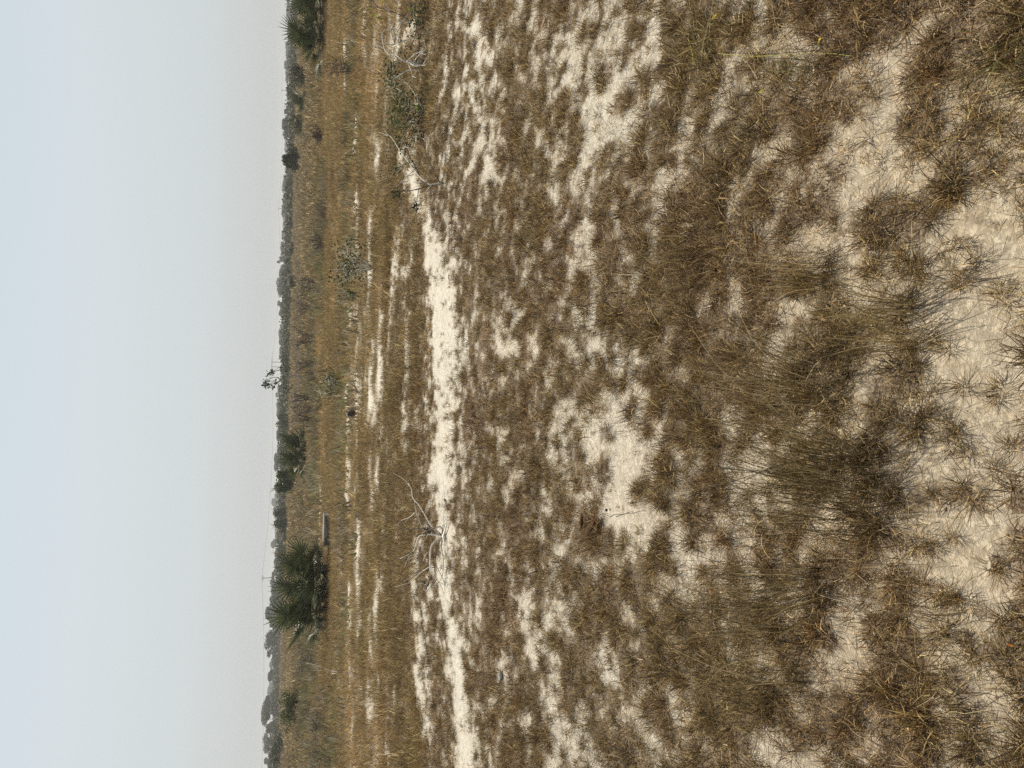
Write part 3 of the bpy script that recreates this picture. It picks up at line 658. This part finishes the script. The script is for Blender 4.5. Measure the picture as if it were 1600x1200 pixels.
# grey dry brush along the far edge of the field
def grey_brush():
    mb = MB()
    for i in range(2600):
        y = rng.uniform(150, 640); x = rng.uniform(461, 478) - (y - 300) * .010
        p = ground(x, y); h = rng.uniform(.25, .75)
        for k in range(5):
            d = rvec(); d[2] = abs(d[2]) + .7; d /= np.linalg.norm(d); w = .035
            q = p + rng.normal(size=3) * np.array([.5, .5, 0]); s = np.array([w, 0, 0])
            mb.add([q - s, q + s, q + d * h], [(0, 1, 2)], np.array((.24, .205, .175)) * rng.uniform(.5, 1.25))
    for i in range(5200):
        y = rng.uniform(-60, 1260); x = xh(y) + rng.uniform(9, 120) * rng.uniform(.35, 1); p = ground(x, y)
        if vnoise(np.array(p[0] / 7), np.array(p[1] / 9), 5) < .45: continue
        h = rng.uniform(.3, .75) * np.clip(p[1] / 38, .30, 1); c = np.array([(.16, .13, .075), (.11, .085, .055), (.14, .135, .06), (.25, .21, .15)][rng.integers(4)])
        for k in range(7):
            d = rvec(); d[2] = abs(d[2]) + .6; d /= np.linalg.norm(d); w = .022 + .0003 * p[1]
            q = p + rng.normal(size=3) * np.array([.18, .18, 0]); s = np.array([w, 0, 0])
            mb.add([q - s, q + s, q + d * h], [(0, 1, 2)], c * rng.uniform(.6, 1.3))
    o = mb.build('dry_brush', M_far); tag(o, 'greyish dry brush in a band along the far edge of the field', 'brush', None, 'stuff')
grey_brush()

# ------------------------------------------------------------------ fan palms
def frond_mesh(name, dead, k):
    rs = random.Random(100 + k + 50 * dead); mb = MB()
    pl, bl = (rs.uniform(.55, .85) if k % 2 == 0 else rs.uniform(.12, .38), rs.uniform(.52, .66)) if not dead else (rs.uniform(.25, .5), rs.uniform(.5, .65))
    droop = rs.uniform(.45, .8) if dead else rs.uniform(.05, .35)
    tube(mb, curve([(0, 0, 0), (0, pl * .5, pl * .06), (0, pl, -.02)], 3), .012, .007, (.16, .14, .07) if not dead else (.27, .22, .15), 5)
    n = 17; fan = R(100) if not dead else R(55)
    for i in range(n):
        a = fan * (2 * i / (n - 1) - 1); L = bl * (1 - .28 * (abs(a) / fan) ** 2) * rs.uniform(.88, 1.08)
        d = np.array([math.sin(a), math.cos(a), 0]); s = np.array([math.cos(a), -math.sin(a), 0]); u = np.array([0, 0, 1.0])
        base = np.array([0, pl, -.02]); cupz = .18 * abs(math.sin(a))
        pts = []
        for q in range(5):
            t = q / 4; pts.append(base + d * L * t + u * (cupz * L * t - droop * L * t * t * .6 + rs.uniform(-.012, .012)))
        c = np.array((.085, .105, .045)) * rs.uniform(.5, 1.6) if not dead else np.array((.36, .31, .23)) * rs.uniform(.5, 1.25)
        wd = [.008, .030, .026, .014, .0]; v = []; f = []
        for q in range(5): v += [pts[q] - s * wd[q] * .8, pts[q] - u * wd[q] * .5, pts[q] + s * wd[q] * .8]
        for q in range(4): b_ = 3 * q; f += [(b_, b_ + 1, b_ + 4, b_ + 3), (b_ + 1, b_ + 2, b_ + 5, b_ + 4)]
        mb.add(v, f, c)
    return mb.mesh(name, M_palm if not dead else M_dead, False)
LIVE = [frond_mesh('frond', False, k) for k in range(6)]; DEADF = [frond_mesh('dead_frond', True, k) for k in range(2)]
def palm(bx, by, hpx, wpx, label, crowns, nf, nd, dist=None, lean=0, sc=1.0):
    b = ground(bx, by); Y0 = b[1]; mm = mpp(Y0); h = hpx * mm; w = wpx * mm
    root = empty('fan_palm', (b[0], b[1], float(gz(b[0], b[1]))), label, 'palm', 'fan palms in the field')
    for i in range(crowns):
        fx = ((i + .5) / crowns - .5) if crowns > 1 else 0
        top = np.array([fx * w * .70 + rng.normal() * .04, rng.normal() * .22, h * rng.uniform(.08, .18)])
        mb = MB(); tube(mb, curve([(top[0] * .75, top[1] * .5, -.03), (top[0] * .85, top[1] * .7, top[2] * .5), tuple(top)], 4), .10, .09, (.13, .10, .07), 8, .15)
        mb.build('trunk', M_bark, root)
        s0 = (h - top[2]) / 1.36 * sc
        for k in range(nf + nd):
            dead = k >= nf
            o = bpy.data.objects.new('dead_frond' if dead else 'frond', DEADF[k % 2] if dead else LIVE[(k + k // 6) % 6]); COL.objects.link(o); o.parent = root
            az = 2.4 * k + rng.uniform(-.4, .4); el = R(rng.uniform(-12, 25)) if dead else R(88 - 92 * (k / nf) + rng.uniform(-8, 8))
            o.location = top; o.matrix_basis = Matrix.LocRotScale(Vector(top), (Matrix.Rotation(az, 3, 'Z') @ Matrix.Rotation(el, 3, 'X') @ Matrix.Rotation(rng.uniform(-.7, .7), 3, 'Y')).to_quaternion(), Vector((1, 1, 1)) * s0 * rng.uniform(.85, 1.1) * (.72 if dead else 1))
    return root
palm(514, 920, 86, 150, 'largest dark green fan palm in three crowns before the tree line', 3, 18, 7)
palm(511, 45, 66, 130, 'green fan palm cut by the top edge of the photo', 2, 20, 8)
palm(484, 702, 52, 64, 'dark fan palm in the middle with a pale bent stalk', 2, 17, 6)
palm(483, 160, 34, 44, 'small dark fan palm in the scrub near the top edge', 1, 16, 4)
palm(567, 810, 13, 26, 'palm seedling on the sand streak behind the bare white shrub', 1, 11, 0, sc=.9)
# pale bent stalk belongs to the middle palm: a dead stalk lying over its fronds
pr = [o for o in COL.objects if o.name.startswith('fan_palm') and 'pale bent stalk' in o['label']][0]
mb = MB(); off = np.array(pr.location); tube(mb, curve([at(x, y, off[1] - .5) - off for x, y in ((450, 689), (455, 693), (461, 699), (470, 701))], 4), .035, .02, (.5, .46, .4), 6)
mb.build('dead_stalk', M_bark, pr)

# ------------------------------------------------------------------ the sapling that breaks the skyline
def sapling():
    b = ground(494, 590); Y0 = b[1]; off = np.array([b[0], b[1], 0.0]); mm = mpp(Y0)
    root = empty('thin_sapling', tuple(off), 'thin pale stemmed sapling with leaf tufts against the sky', 'sapling')
    for pix, dep, th in [([(494, 590), (480, 590), (468, 588), (456, 586), (448, 580), (440, 577)], (0, .1), 2.4), ([(457, 587), (448, 592), (440, 594), (432, 597), (420, 600)], (.05, -.2), 1.7), ([(440, 577), (434, 579), (427, 581), (421, 584)], (.1, .2), 1.5),
                         ([(448, 580), (438, 574), (430, 578)], (.08, -.1), 1.2), ([(440, 594), (434, 590), (426, 590), (414, 596)], (-.1, .2), 1.3), ([(432, 597), (430, 602), (426, 604)], (-.1, -.3), 1.1), ([(480, 590), (470, 596), (460, 602), (450, 604)], (0, .3), 1.2)]:
        pts = [at(x, y, Y0 + dep[0] + (dep[1] - dep[0]) * i / (len(pix) - 1)) - off for i, (x, y) in enumerate(pix)]
        mb = MB(); tube(mb, curve(pts, 4), th * mm * .5, th * mm * .22, (.36, .31, .25), 6, .1); mb.build('branch', M_bark, root)
    fm = MB()
    for x, y, n, s in [(422, 584, 26, 2.4), (426, 581, 18, 2), (415, 602, 22, 2), (420, 600, 24, 2.4), (426, 603, 16, 2), (414, 596, 12, 1.6), (432, 598, 16, 2), (446, 575, 14, 3), (452, 604, 12, 3), (440, 592, 10, 3)]:
        for _ in range(n):
            p = at(x + rng.normal() * s, y + rng.normal() * s, Y0 + rng.normal() * .12) - off
            leaf(fm, p, rvec(), 4.0 * mm * rng.uniform(.7, 1.2), 2.2 * mm, np.array((.05, .062, .035)) * rng.uniform(.7, 1.4))
    tag(fm.build('foliage', M_leaf, root), kind='stuff')
sapling()

# ------------------------------------------------------------------ trees along the horizon
def crown_mesh(k, lobes, n, flat=.75):
    mb = MB(); L = []
    for i in range(lobes):
        t = 6.283 * rng.uniform(); r = .33 * math.sqrt(rng.uniform()); z = rng.uniform(.30, .80)
        L.append((np.array([r * math.cos(t), r * math.sin(t), z]), rng.uniform(.13, .24)))
    P = []; C = []
    for c, r in L:
        m = int(n * r * r / sum(q * q for _, q in L))
        d = rng.normal(size=(m, 3)); d /= np.linalg.norm(d, axis=1)[:, None]
        P.append(c + d * r * rng.uniform(.55, 1.08, (m, 1)) * np.array([1, 1, flat]))
        C.append(np.array((.055, .07, .034)) * rng.uniform(.65, 1.4, (m, 1)) * (1 + .3 * rng.normal()) if False else np.array((.055, .07, .034)) * rng.uniform(.6, 1.45, (m, 1)))
    P = np.vstack(P); P[:, 2] = np.clip(P[:, 2], .12, 1.0); C = np.vstack(C) * .78; quads(mb, P, .06, C, .2)
    return mb.mesh('crown', M_tree, False)
def trunk_mesh():
    mb = MB(); tube(mb, curve([(0, 0, -.02), (.01, .0, .2), (-.01, .01, .5)], 4), .028, .016, (.12, .10, .075), 6, .1)
    for t in (0, 2.1, 4.2): tube(mb, curve([(0, 0, .28), (.1 * math.cos(t), .1 * math.sin(t), .45), (.2 * math.cos(t), .2 * math.sin(t), .62)], 3), .014, .006, (.12, .10, .075), 5)
    return mb.mesh('trunk', M_bark)
CR = [crown_mesh(k, [9, 12, 7, 14, 10][k], [3600, 4200, 3000, 4500, 3600][k]) for k in range(5)]; TM = trunk_mesh()
def tree(y, top, dist, wpx, k, label, group='trees along the horizon', name='tree'):
    b = at(xh(y), y, dist); b[2] = 0; t = at(top - ((4.5 if y > 900 else 3) * rng.uniform(.5, 1.4) if group else 0), y, dist); h = t[2]; w = wpx * 1.2 * mpp(dist)
    root = empty(name, tuple(b), label, 'tree', group, rng.uniform(0, 6.28))
    c = bpy.data.objects.new('crown', CR[k % 5]); COL.objects.link(c); c.parent = root; c.scale = (w / .98, w / .98, h)
    t_ = bpy.data.objects.new('trunk', TM); COL.objects.link(t_); t_.parent = root; t_.scale = (h, h, h)
T = tree
for a in [
    (1112, 412, 330, 44, 0, 'broad tree, tallest of the tree line near the lower edge'), (1134, 414, 345, 20, 2, 'narrow tree joined to the tallest one'),
    (1161, 412.5, 340, 28, 1, 'rounded grey green tree behind the lowest dark bush'), (1196, 415, 350, 22, 4, 'tree cut off by the lower edge of the photo'),
    (1182, 421, 250, 34, 3, 'dark low tree in front at the lower edge'), (1146, 423, 300, 24, 2, 'dark green tree between the tall and the rounded one'),
    (1075, 421, 800, 26, 3, 'pale hazy tree in the notch above the tallest tree'), (1090, 424, 420, 16, 1, 'small tree on the shoulder of the tallest tree'),
    (1056, 420, 380, 20, 0, 'tree over the rounded green bush, on the side towards the palm'), (1040, 421.5, 700, 22, 2, 'faint tree between two darker ones past the leaning stick'),
    (1030, 427, 340, 34, 3, 'low dark tree behind the leaning white stick'), (1010, 420, 360, 26, 4, 'mid grey tree above the white stick'), (996, 416.5, 350, 26, 1, 'double crowned tree just past the big palm'),
    (976, 421.5, 350, 18, 2, 'small round tree past the tips of the big palm'), (957, 417, 360, 22, 0, 'upright tree above the tips of the big palm'), (938, 421, 340, 28, 3, 'grey tree right behind the big palm'),
    (918, 426, 330, 24, 1, 'low tree beside the pole behind the big palm'), (888, 425, 400, 26, 4, 'tree on the other side of the pole behind the palm'), (868, 428, 420, 22, 2, 'tree above the grey slab side of the palm'),
    (850, 425, 700, 14, 0, 'small faint tree over the grey slab'), (835, 431, 900, 30, 3, 'very pale tree above the low dark hedge'), (818, 430, 950, 26, 1, 'very pale tree beyond the dark thicket'),
    (785, 427, 900, 26, 4, 'pale tree between bright bush and dark thicket'), (772, 429, 800, 16, 2, 'pale tree tucked behind the bright green bush'),
    (720, 430, 420, 24, 0, 'grey tree beside the middle palm'), (706, 434, 450, 22, 3, 'low hazy tree behind the middle palm'), (684, 432, 430, 26, 2, 'grey tree beyond the palm crown'), (640, 434, 520, 26, 1, 'pale tree over the bare twiggy bushes'),
    (664, 437, 430, 26, 4, 'hazy tree behind the olive skyline bush'), (612, 431, 620, 18, 4, 'hazy tree beside the sapling tips'), (625, 438, 600, 20, 0, 'low hazy tree after the sapling'),
    (548, 437, 520, 22, 3, 'hazy tree by the double pole'), (530, 438, 520, 26, 1, 'long low hazy crown before the double pole'), (512, 438.5, 560, 22, 2, 'hazy tree under the sagging wire'), (498, 442, 540, 20, 0, 'lower hazy tree under the wire'),
    (482, 435, 480, 20, 4, 'upright hazy tree amid the tree line'), (466, 441, 600, 20, 3, 'low tree with a gap of sky beside it'), (452, 434.5, 460, 26, 1, 'large hazy tree near the dark round bush'), (434, 437, 500, 28, 0, 'wide hazy tree over the dark round bush'),
    (418, 437, 480, 22, 2, 'hazy tree next to the knob topped one'), (407, 435, 520, 10, 4, 'knob topped hazy tree'), (396, 439, 620, 14, 3, 'pale round tree in the tree line'), (384, 438.5, 560, 13, 1, 'small round crowned tree'),
    (365, 440, 700, 20, 2, 'faint tree between pole and round crown'), (345, 444, 900, 24, 0, 'very faint tree just after the single pole'), (325, 441, 560, 24, 3, 'hazy tree behind the single pole'), (310, 442, 520, 16, 4, 'hazy tree beside the small dark tree-like bush'),
    (286, 442, 560, 24, 1, 'hazy tree after the lobed dark tree'), (270, 447, 700, 20, 2, 'low hazy tree at the lobed tree'), (225, 446, 1100, 30, 0, 'faint far tree on the pale gap'), (195, 441, 330, 22, 3, 'grey tree above the scrub near the top'),
    (205, 445, 320, 20, 1, 'spreading grey tree on the gap side of the scrub'), (175, 444, 420, 18, 4, 'small grey tree above the olive scrub'), (150, 447, 500, 26, 2, 'low hazy tree under the second pole'), (118, 447, 640, 18, 0, 'pale tree before a gap of sky'),
    (104, 446, 560, 18, 3, 'hazy round tree beside the top palm'), (85, 448, 560, 26, 1, 'hazy tree right behind the top palm'), (62, 449, 600, 28, 4, 'hazy tree over the top palm fronds'), (38, 450, 600, 30, 2, 'grey hazy tree behind the fronds at the top'), (12, 450, 600, 34, 0, 'hazy tree at the top edge of the photo'),
]: T(*a)
T(246, 433, 92, 19, 2, 'dark tree in two round lobes rising above the far scrub', None, 'lobed_tree')
T(256, 441, 95, 13, 0, 'lower dark tree leaning on the lobed tree', None, 'lobed_tree')

def far_wood():
    mb = MB(); P = []; S = []
    for i in range(900):
        y = rng.uniform(-150, 1350); d = rng.uniform(560, 1500); b = at(xh(y), y, d)
        h = rng.uniform(2.5, 6.5); m = 16
        p = rng.normal(size=(m, 3)) * np.array([2.6, 2.6, h * .24]) + np.array([b[0], b[1], h * .5]); p[:, 2] = np.clip(p[:, 2], .2, h); P.append(p)
    P = np.vstack(P); quads(mb, P, 2.2, np.array((.055, .07, .036)) * rng.uniform(.6, 1.4, (len(P), 1)), .2)
    tag(mb.build('distant_woodland', M_tree), 'hazy distant woodland along the horizon behind the separate trees', 'woodland', None, 'stuff')
    mb = MB(); P = []
    for i in range(1500):                                     # scrub that closes the field
        y = rng.uniform(-150, 1350); off_ = np.interp(y, [0, 250, 600, 900, 1000, 1200], [10, 10, 10.5, 11, 6, 10]) * rng.uniform(.6, 1.1)
        b = ground(xh(y) + off_, y); h = rng.uniform(.9, 2.7) * np.clip(b[1] / 180, .7, 1.6); m = 34
        p = rng.normal(size=(m, 3)) * np.array([1.6, 1.6, h * .26]) + np.array([b[0], b[1], h * .42]); p[:, 2] = np.clip(p[:, 2], .1, h); P.append(p)
    P = np.vstack(P); quads(mb, P, .8, np.array((.05, .057, .026)) * rng.uniform(.55, 1.4, (len(P), 1)), .2)
    tag(mb.build('scrub_belt', M_tree), 'belt of dark scrub where the dry field ends', 'scrub', None, 'stuff')
far_wood()

# ------------------------------------------------------------------ poles and wires
def pole(y, top, dist, label, double=False):
    b = at(xh(y), y, dist); b[2] = 0; h = at(top, y, dist)[2]
    root = empty('utility_pole', tuple(b), label, 'utility pole', 'poles of the power line'); tops = []
    for s in ((-1.35, 1.35) if double else (0,)):
        mb = MB(); tube(mb, [(s, 0, -.3), (s, 0, h * .5), (s, 0, h)], .19, .14, (.16, .145, .13), 8); mb.build('post', M_metal, root)
    a = 3.6 if double else 1.1
    mb = MB(); tube(mb, [(-a, .16, h - .35), (0, .16, h - .35), (a, .16, h - .35)], .11, .11, (.13, .12, .11), 6); mb.build('crossarm', M_metal, root)
    for s in (-a * .92, 0, a * .92):
        mb = MB(); tube(mb, [(s, .16, h - .25), (s, .16, h - .02), (s, .16, h + .12)], .07, .05, (.12, .10, .09), 8); mb.build('insulator', M_metal, root); tops.append(b + np.array([s, .16, h + .1]))
    return tops
p0 = pole(1290, 404, 300, 'utility pole just outside the lower edge of the photo')
p1 = pole(902, 409.5, 328, 'tallest looking utility pole, above the big palm')
p2 = pole(570, 424, 434, 'double post utility pole with one long crossarm', True)
p3 = pole(327, 435, 570, 'distant single pole above the white posts')
p4 = pole(143, 440, 585, 'distant single pole above the scrub near the top')
p5 = pole(9, 445, 650, 'most distant pole, at the top edge')
for (pa, pb, lab, sag) in ((p0, p1, 'thin wire running from the tallest pole to the lower edge', 1.4), (p1, p2, 'thin wire sagging between the tallest pole and the double post pole', 2.4), (p2, p3, 'thin wire between the double post pole and the single pole', 2.6), (p3, p4, 'thin wire between the two distant single poles', 1.6), (p4, p5, 'thin wire to the most distant pole', 1.2)):
    q = 1
    pts = [pa[q] + (pb[q] - pa[q]) * t - np.array([0, 0, sag * 4 * t * (1 - t)]) for t in np.linspace(0, 1, 15)]
    mb = MB(); o_ = pts[0]; tube(mb, [p - o_ for p in pts], .035, .035, (.10, .10, .10), 4)
    w = mb.build('power_wire', M_metal, None, tuple(o_)); tag(w, lab, 'wire', 'wires of the power line')

# ------------------------------------------------------------------ small separate things
def box(mb, c, s, col, jit=0.0):
    v = np.array([(x, y, z) for x in (-1, 1) for y in (-1, 1) for z in (-1, 1)], float) * np.array(s) / 2
    v = v * (1 + rng.uniform(-jit, jit, v.shape)) + np.array(c)
    mb.add(v, [(0, 1, 3, 2), (4, 6, 7, 5), (0, 4, 5, 1), (2, 3, 7, 6), (0, 2, 6, 4), (1, 5, 7, 3)], col)
def slab():
    b = ground(518, 830); w = 42 * mpp(b[1]); h = 11 * mpp(b[1])
    root = empty('concrete_slab', tuple(b), 'low grey rectangular concrete block with pale rim beside the big palm', 'concrete block')
    mb = MB(); box(mb, (0, .4, h / 2 - .05), (w, .8, h), (.12, .106, .09), .05); mb.build('block', M_stone, root)
    mb = MB(); box(mb, (0, .4, h - .03), (w * 1.03, .86, .05), (.20, .18, .15), .03); mb.build('rim', M_stone, root)
slab()
def stick():
    b = ground(528, 1050); Y0 = b[1]; off = np.array([b[0], b[1], 0.0]); root = empty('leaning_stick', tuple(off), 'pale bare stick leaning in the field with a darker branch lying beside it', 'stick')
    for pix, th, c in (([(481, 1036), (490, 1038), (500, 1041), (510, 1045), (518, 1049)], 1.9, (.55, .47, .34)), ([(517, 1047), (520, 1050), (518, 1053)], 1.8, (.5, .43, .32)), ([(519, 1048), (535, 1050), (550, 1051)], 1.6, (.22, .17, .12)), ([(520, 1052), (535, 1053), (548, 1053)], 1.3, (.45, .37, .24)), ([(550, 1051), (558, 1052)], 1.2, (.2, .16, .12))):
        mb = MB(); tube(mb, curve([at(x, y, Y0 if x < 519 else max(3, min(Y0, ground(x, y)[1]))) - off + np.array([0, 0, .02]) for x, y in pix], 3), th * mpp(Y0) * .5, th * mpp(Y0) * .35, c, 6, .1); mb.build('stem', M_bark, root)
stick()
for (x, y, h_, w_, lab) in ((459, 329.5, 6, 1.2, 'slim white post below the distant single pole'), (463.5, 326, 3, 2.4, 'short white marker stone nearer than the slim post'), (464, 335.5, 3.4, 2.2, 'short white marker stone on the other side of the slim post')):
    b = ground(x, y); mm = mpp(b[1]); mb = MB(); box(mb, (0, 0, h_ * mm / 2), (w_ * mm, w_ * mm, h_ * mm), (.75, .73, .68), .08); box(mb, (0, 0, h_ * mm + .03), (w_ * mm * .8, w_ * mm * .8, .06), (.7, .68, .62), .05)
    o = mb.build('marker_post', M_stone, None, tuple(b)); tag(o, lab, 'marker post', 'white markers in the far field')
def stone(x, y, w, lab, col, name='stone', cat='stone', zs=.6):
    b = ground(x, y); mm = mpp(b[1]); mb = MB(); n, m = 8, 5; v = []; f = []
    for i in range(m + 1):
        for j in range(n):
            t = math.pi * i / m; q = 6.283 * j / n; r = 1 + rng.uniform(-.22, .22)
            v.append((math.sin(t) * math.cos(q) * r, math.sin(t) * math.sin(q) * r * .8, math.cos(t) * zs * r))
    for i in range(m):
        for j in range(n): f.append((i * n + j, (i + 1) * n + j, (i + 1) * n + (j + 1) % n, i * n + (j + 1) % n))
    mb.add(np.array(v) * w * mm / 2, f, col)
    o = mb.build(name, M_stone, None, (b[0], b[1], float(gz(b[0], b[1])) + w * mm * .12)); tag(o, lab, cat); return o
stone(480, 428, 7, 'white stone in the far field before the dark round bush', (.75, .72, .62), zs=.8)
stone(776, 1030, 9, 'upper of two grey weathered lumps lying in the turf', (.36, .34, .33))
stone(783, 1056, 16, 'larger grey weathered lump lying in the turf', (.34, .32, .31), zs=.45)
stone(951, 797, 5, 'small dark round seed at the edge of the bright sand patch', (.04, .03, .025), 'seed', 'seed', 1)
stone(1536, 1131, 6, 'small orange pebble in the near lower corner', (.5, .26, .07), 'pebble', 'pebble')
def curled_leaf(x, y, L, lab, c, rz, curl=1.0):
    b = ground(x, y); mm = mpp(b[1]); Lm = L * mm; W = Lm * .45; mb = MB(); v = []; f = []
    n, m = 7, 5
    for i in range(n):
        t = i / (n - 1); wd = W * math.sin(math.pi * min(max(t, .06), .96)) ** .7
        for j in range(m):
            s = 2 * j / (m - 1) - 1
            v.append((s * wd * .5 * (1 - .25 * curl * abs(s)), (t - .5) * Lm, .012 + curl * (abs(s) ** 1.6) * wd * .42 + .22 * Lm * curl * (2 * t - 1) ** 2 * .5 + rng.uniform(-.002, .002)))
    for i in range(n - 1):
        for j in range(m - 1): f.append((i * m + j, i * m + j + 1, (i + 1) * m + j + 1, (i + 1) * m + j))
    mb.add(v, f, c); o = mb.build('dead_leaf', M_dead, None, (b[0], b[1], float(gz(b[0], b[1])) + .012)); o.rotation_euler = (.15, .1, rz)
    md = o.modifiers.new('thickness', 'SOLIDIFY'); md.thickness = .0012
    tag(o, lab, 'leaf', 'dead leaves on the ground'); return o
curled_leaf(935, 828, 40, 'large curled brown dead leaf at the edge of the bright sand patch', (.125, .075, .038), .9, 1.1)
curled_leaf(922, 815, 24, 'smaller brown dead leaf behind the large curled one', (.15, .075, .03), 1.9, 1.2)
curled_leaf(940, 816, 22, 'small dark dead leaf tucked beside the large curled one', (.15, .085, .04), -.6, .8)
curled_leaf(858, 37, 18, 'pinkish brown dead leaf on the mottled sand at the top', (.36, .24, .17), .9, .6)
curled_leaf(1126, 28, 12, 'yellow dead leaf in the grass near the top edge', (.55, .42, .06), .4, .4)
curled_leaf(1292, 66, 11, 'yellow leaf on the greenish clump at the top', (.5, .42, .07), 1.2, .4)
curled_leaf(1200, 145, 11, 'yellowish green leaf lying in the brown turf', (.42, .40, .07), .2, .4)
curled_leaf(1550, 113, 12, 'pale straw coloured leaf in the near top corner', (.62, .52, .3), .2, .5)
curled_leaf(1562, 883, 18, 'bleached leaf on the sand near the lower right corner', (.62, .54, .38), 1.5, .5)
curled_leaf(1595, 1007, 14, 'orange leaf at the right edge of the photo', (.50, .20, .05), .1, .6)
def straw(pix, lab, c=(.55, .44, .27), th=2.2, lift=.03):
    b = ground(*pix[0]); off = np.array([b[0], b[1], float(gz(b[0], b[1]))]); pts = []
    for i, (x, y) in enumerate(pix):
        p = ground(x, y); p[2] = float(gz(p[0], p[1])) + lift * (0.4 + i / len(pix)); pts.append(p - off)
        if i + 1 < len(pix):
            q = ground(pix[i][0] * .45 + pix[i + 1][0] * .55, pix[i][1] * .45 + pix[i + 1][1] * .55); q[2] = float(gz(q[0], q[1])) + lift * rng.uniform(.2, 1.2)
            q[:2] += rng.normal(size=2) * 5 * mpp(b[1]) * .5; pts.append(q - off)
    mb = MB(); tube(mb, curve(pts, 5), th * mpp(b[1]) * .34, th * mpp(b[1]) * .2, c, 5)
    o = mb.build('straw_stalk', M_tall, None, tuple(off)); tag(o, lab, 'straw', 'single pale stalks on the ground')
straw([(1020, 429), (975, 429), (925, 430)], 'straight pale stalk beside the bushy olive clump', th=1.6)
straw([(1270, 915), (1310, 935), (1352, 945)], 'pale stalk bent across the pale hollow')
straw([(1250, 955), (1275, 930), (1297, 905)], 'slanting stalk crossing the pale hollow')
straw([(1415, 1123), (1440, 1105), (1480, 1080)], 'straw stalk in the coarse lower corner grass')
straw([(1460, 955), (1490, 930), (1510, 900)], 'greenish stalk over the lower right sand', (.36, .33, .13))
straw([(1265, 1172), (1310, 1180), (1350, 1195)], 'long green stalk by the lower edge', (.36, .36, .12), 1.8)
straw([(1330, 1130), (1370, 1155), (1400, 1187)], 'pale stalk close to the lower edge')
straw([(1480, 1112), (1520, 1113), (1560, 1112)], 'straw lying flat in the near lower corner', (.5, .44, .24))
straw([(1165, 310), (1175, 350), (1182, 385)], 'thin pale stalk crossing the brown turf', th=1.6)
straw([(1205, 310), (1240, 280), (1262, 262)], 'pale slanted stalk in the upper turf', (.5, .43, .2))
straw([(1130, 85), (1220, 88), (1345, 90)], 'long green straw lying near the top edge', (.36, .36, .10), 1.8)
straw([(1090, 110), (1092, 85), (1088, 62)], 'yellow green blade near the top edge', (.50, .50, .10), 3.0)
straw([(1440, 540), (1480, 525), (1515, 515)], 'pale stalk lying on the nearest bare sand', (.45, .37, .22))
straw([(1460, 502), (1485, 506), (1502, 500)], 'dark bent twig on the nearest bare sand', (.10, .075, .05), 2.4)
straw([(1425, 455), (1426, 462), (1427, 470)], 'short bleached stalk standing on the sand edge', (.62, .55, .4), 2.6)
straw([(955, 663), (985, 655), (1010, 650)], 'fine stalk lying on the bright sand patch', (.16, .12, .08), 1.3)
straw([(960, 808), (985, 803), (1003, 800)], 'dark twig lying over the bright sand patch', (.14, .11, .06), 2.2)

# ------------------------------------------------------------------ haze
def haze():
    me = bpy.data.meshes.new('haze'); s, z0, z1 = 2600, -1.2, 16.0
    v = [(x, y, z) for x in (-s, s) for y in (-s, s) for z in (z0, z1)]
    me.from_pydata(v, [], [(0, 1, 3, 2), (4, 6, 7, 5), (0, 4, 5, 1), (2, 3, 7, 6), (0, 2, 6, 4), (1, 5, 7, 3)]); me.update()
    m, t, ns, ln = newmat('dusty_air'); p = N(ns, 'ShaderNodeVolumePrincipled')
    p.inputs['Color'].default_value = (.90, .92, .93, 1); p.inputs['Density'].default_value = 0.0005; p.inputs['Anisotropy'].default_value = .1
    o = N(ns, 'ShaderNodeOutputMaterial'); ln.new(p.outputs[0], o.inputs['Volume']); me.materials.append(m)
    h = bpy.data.objects.new('haze', me); COL.objects.link(h); h['kind'] = 'stuff'
haze()
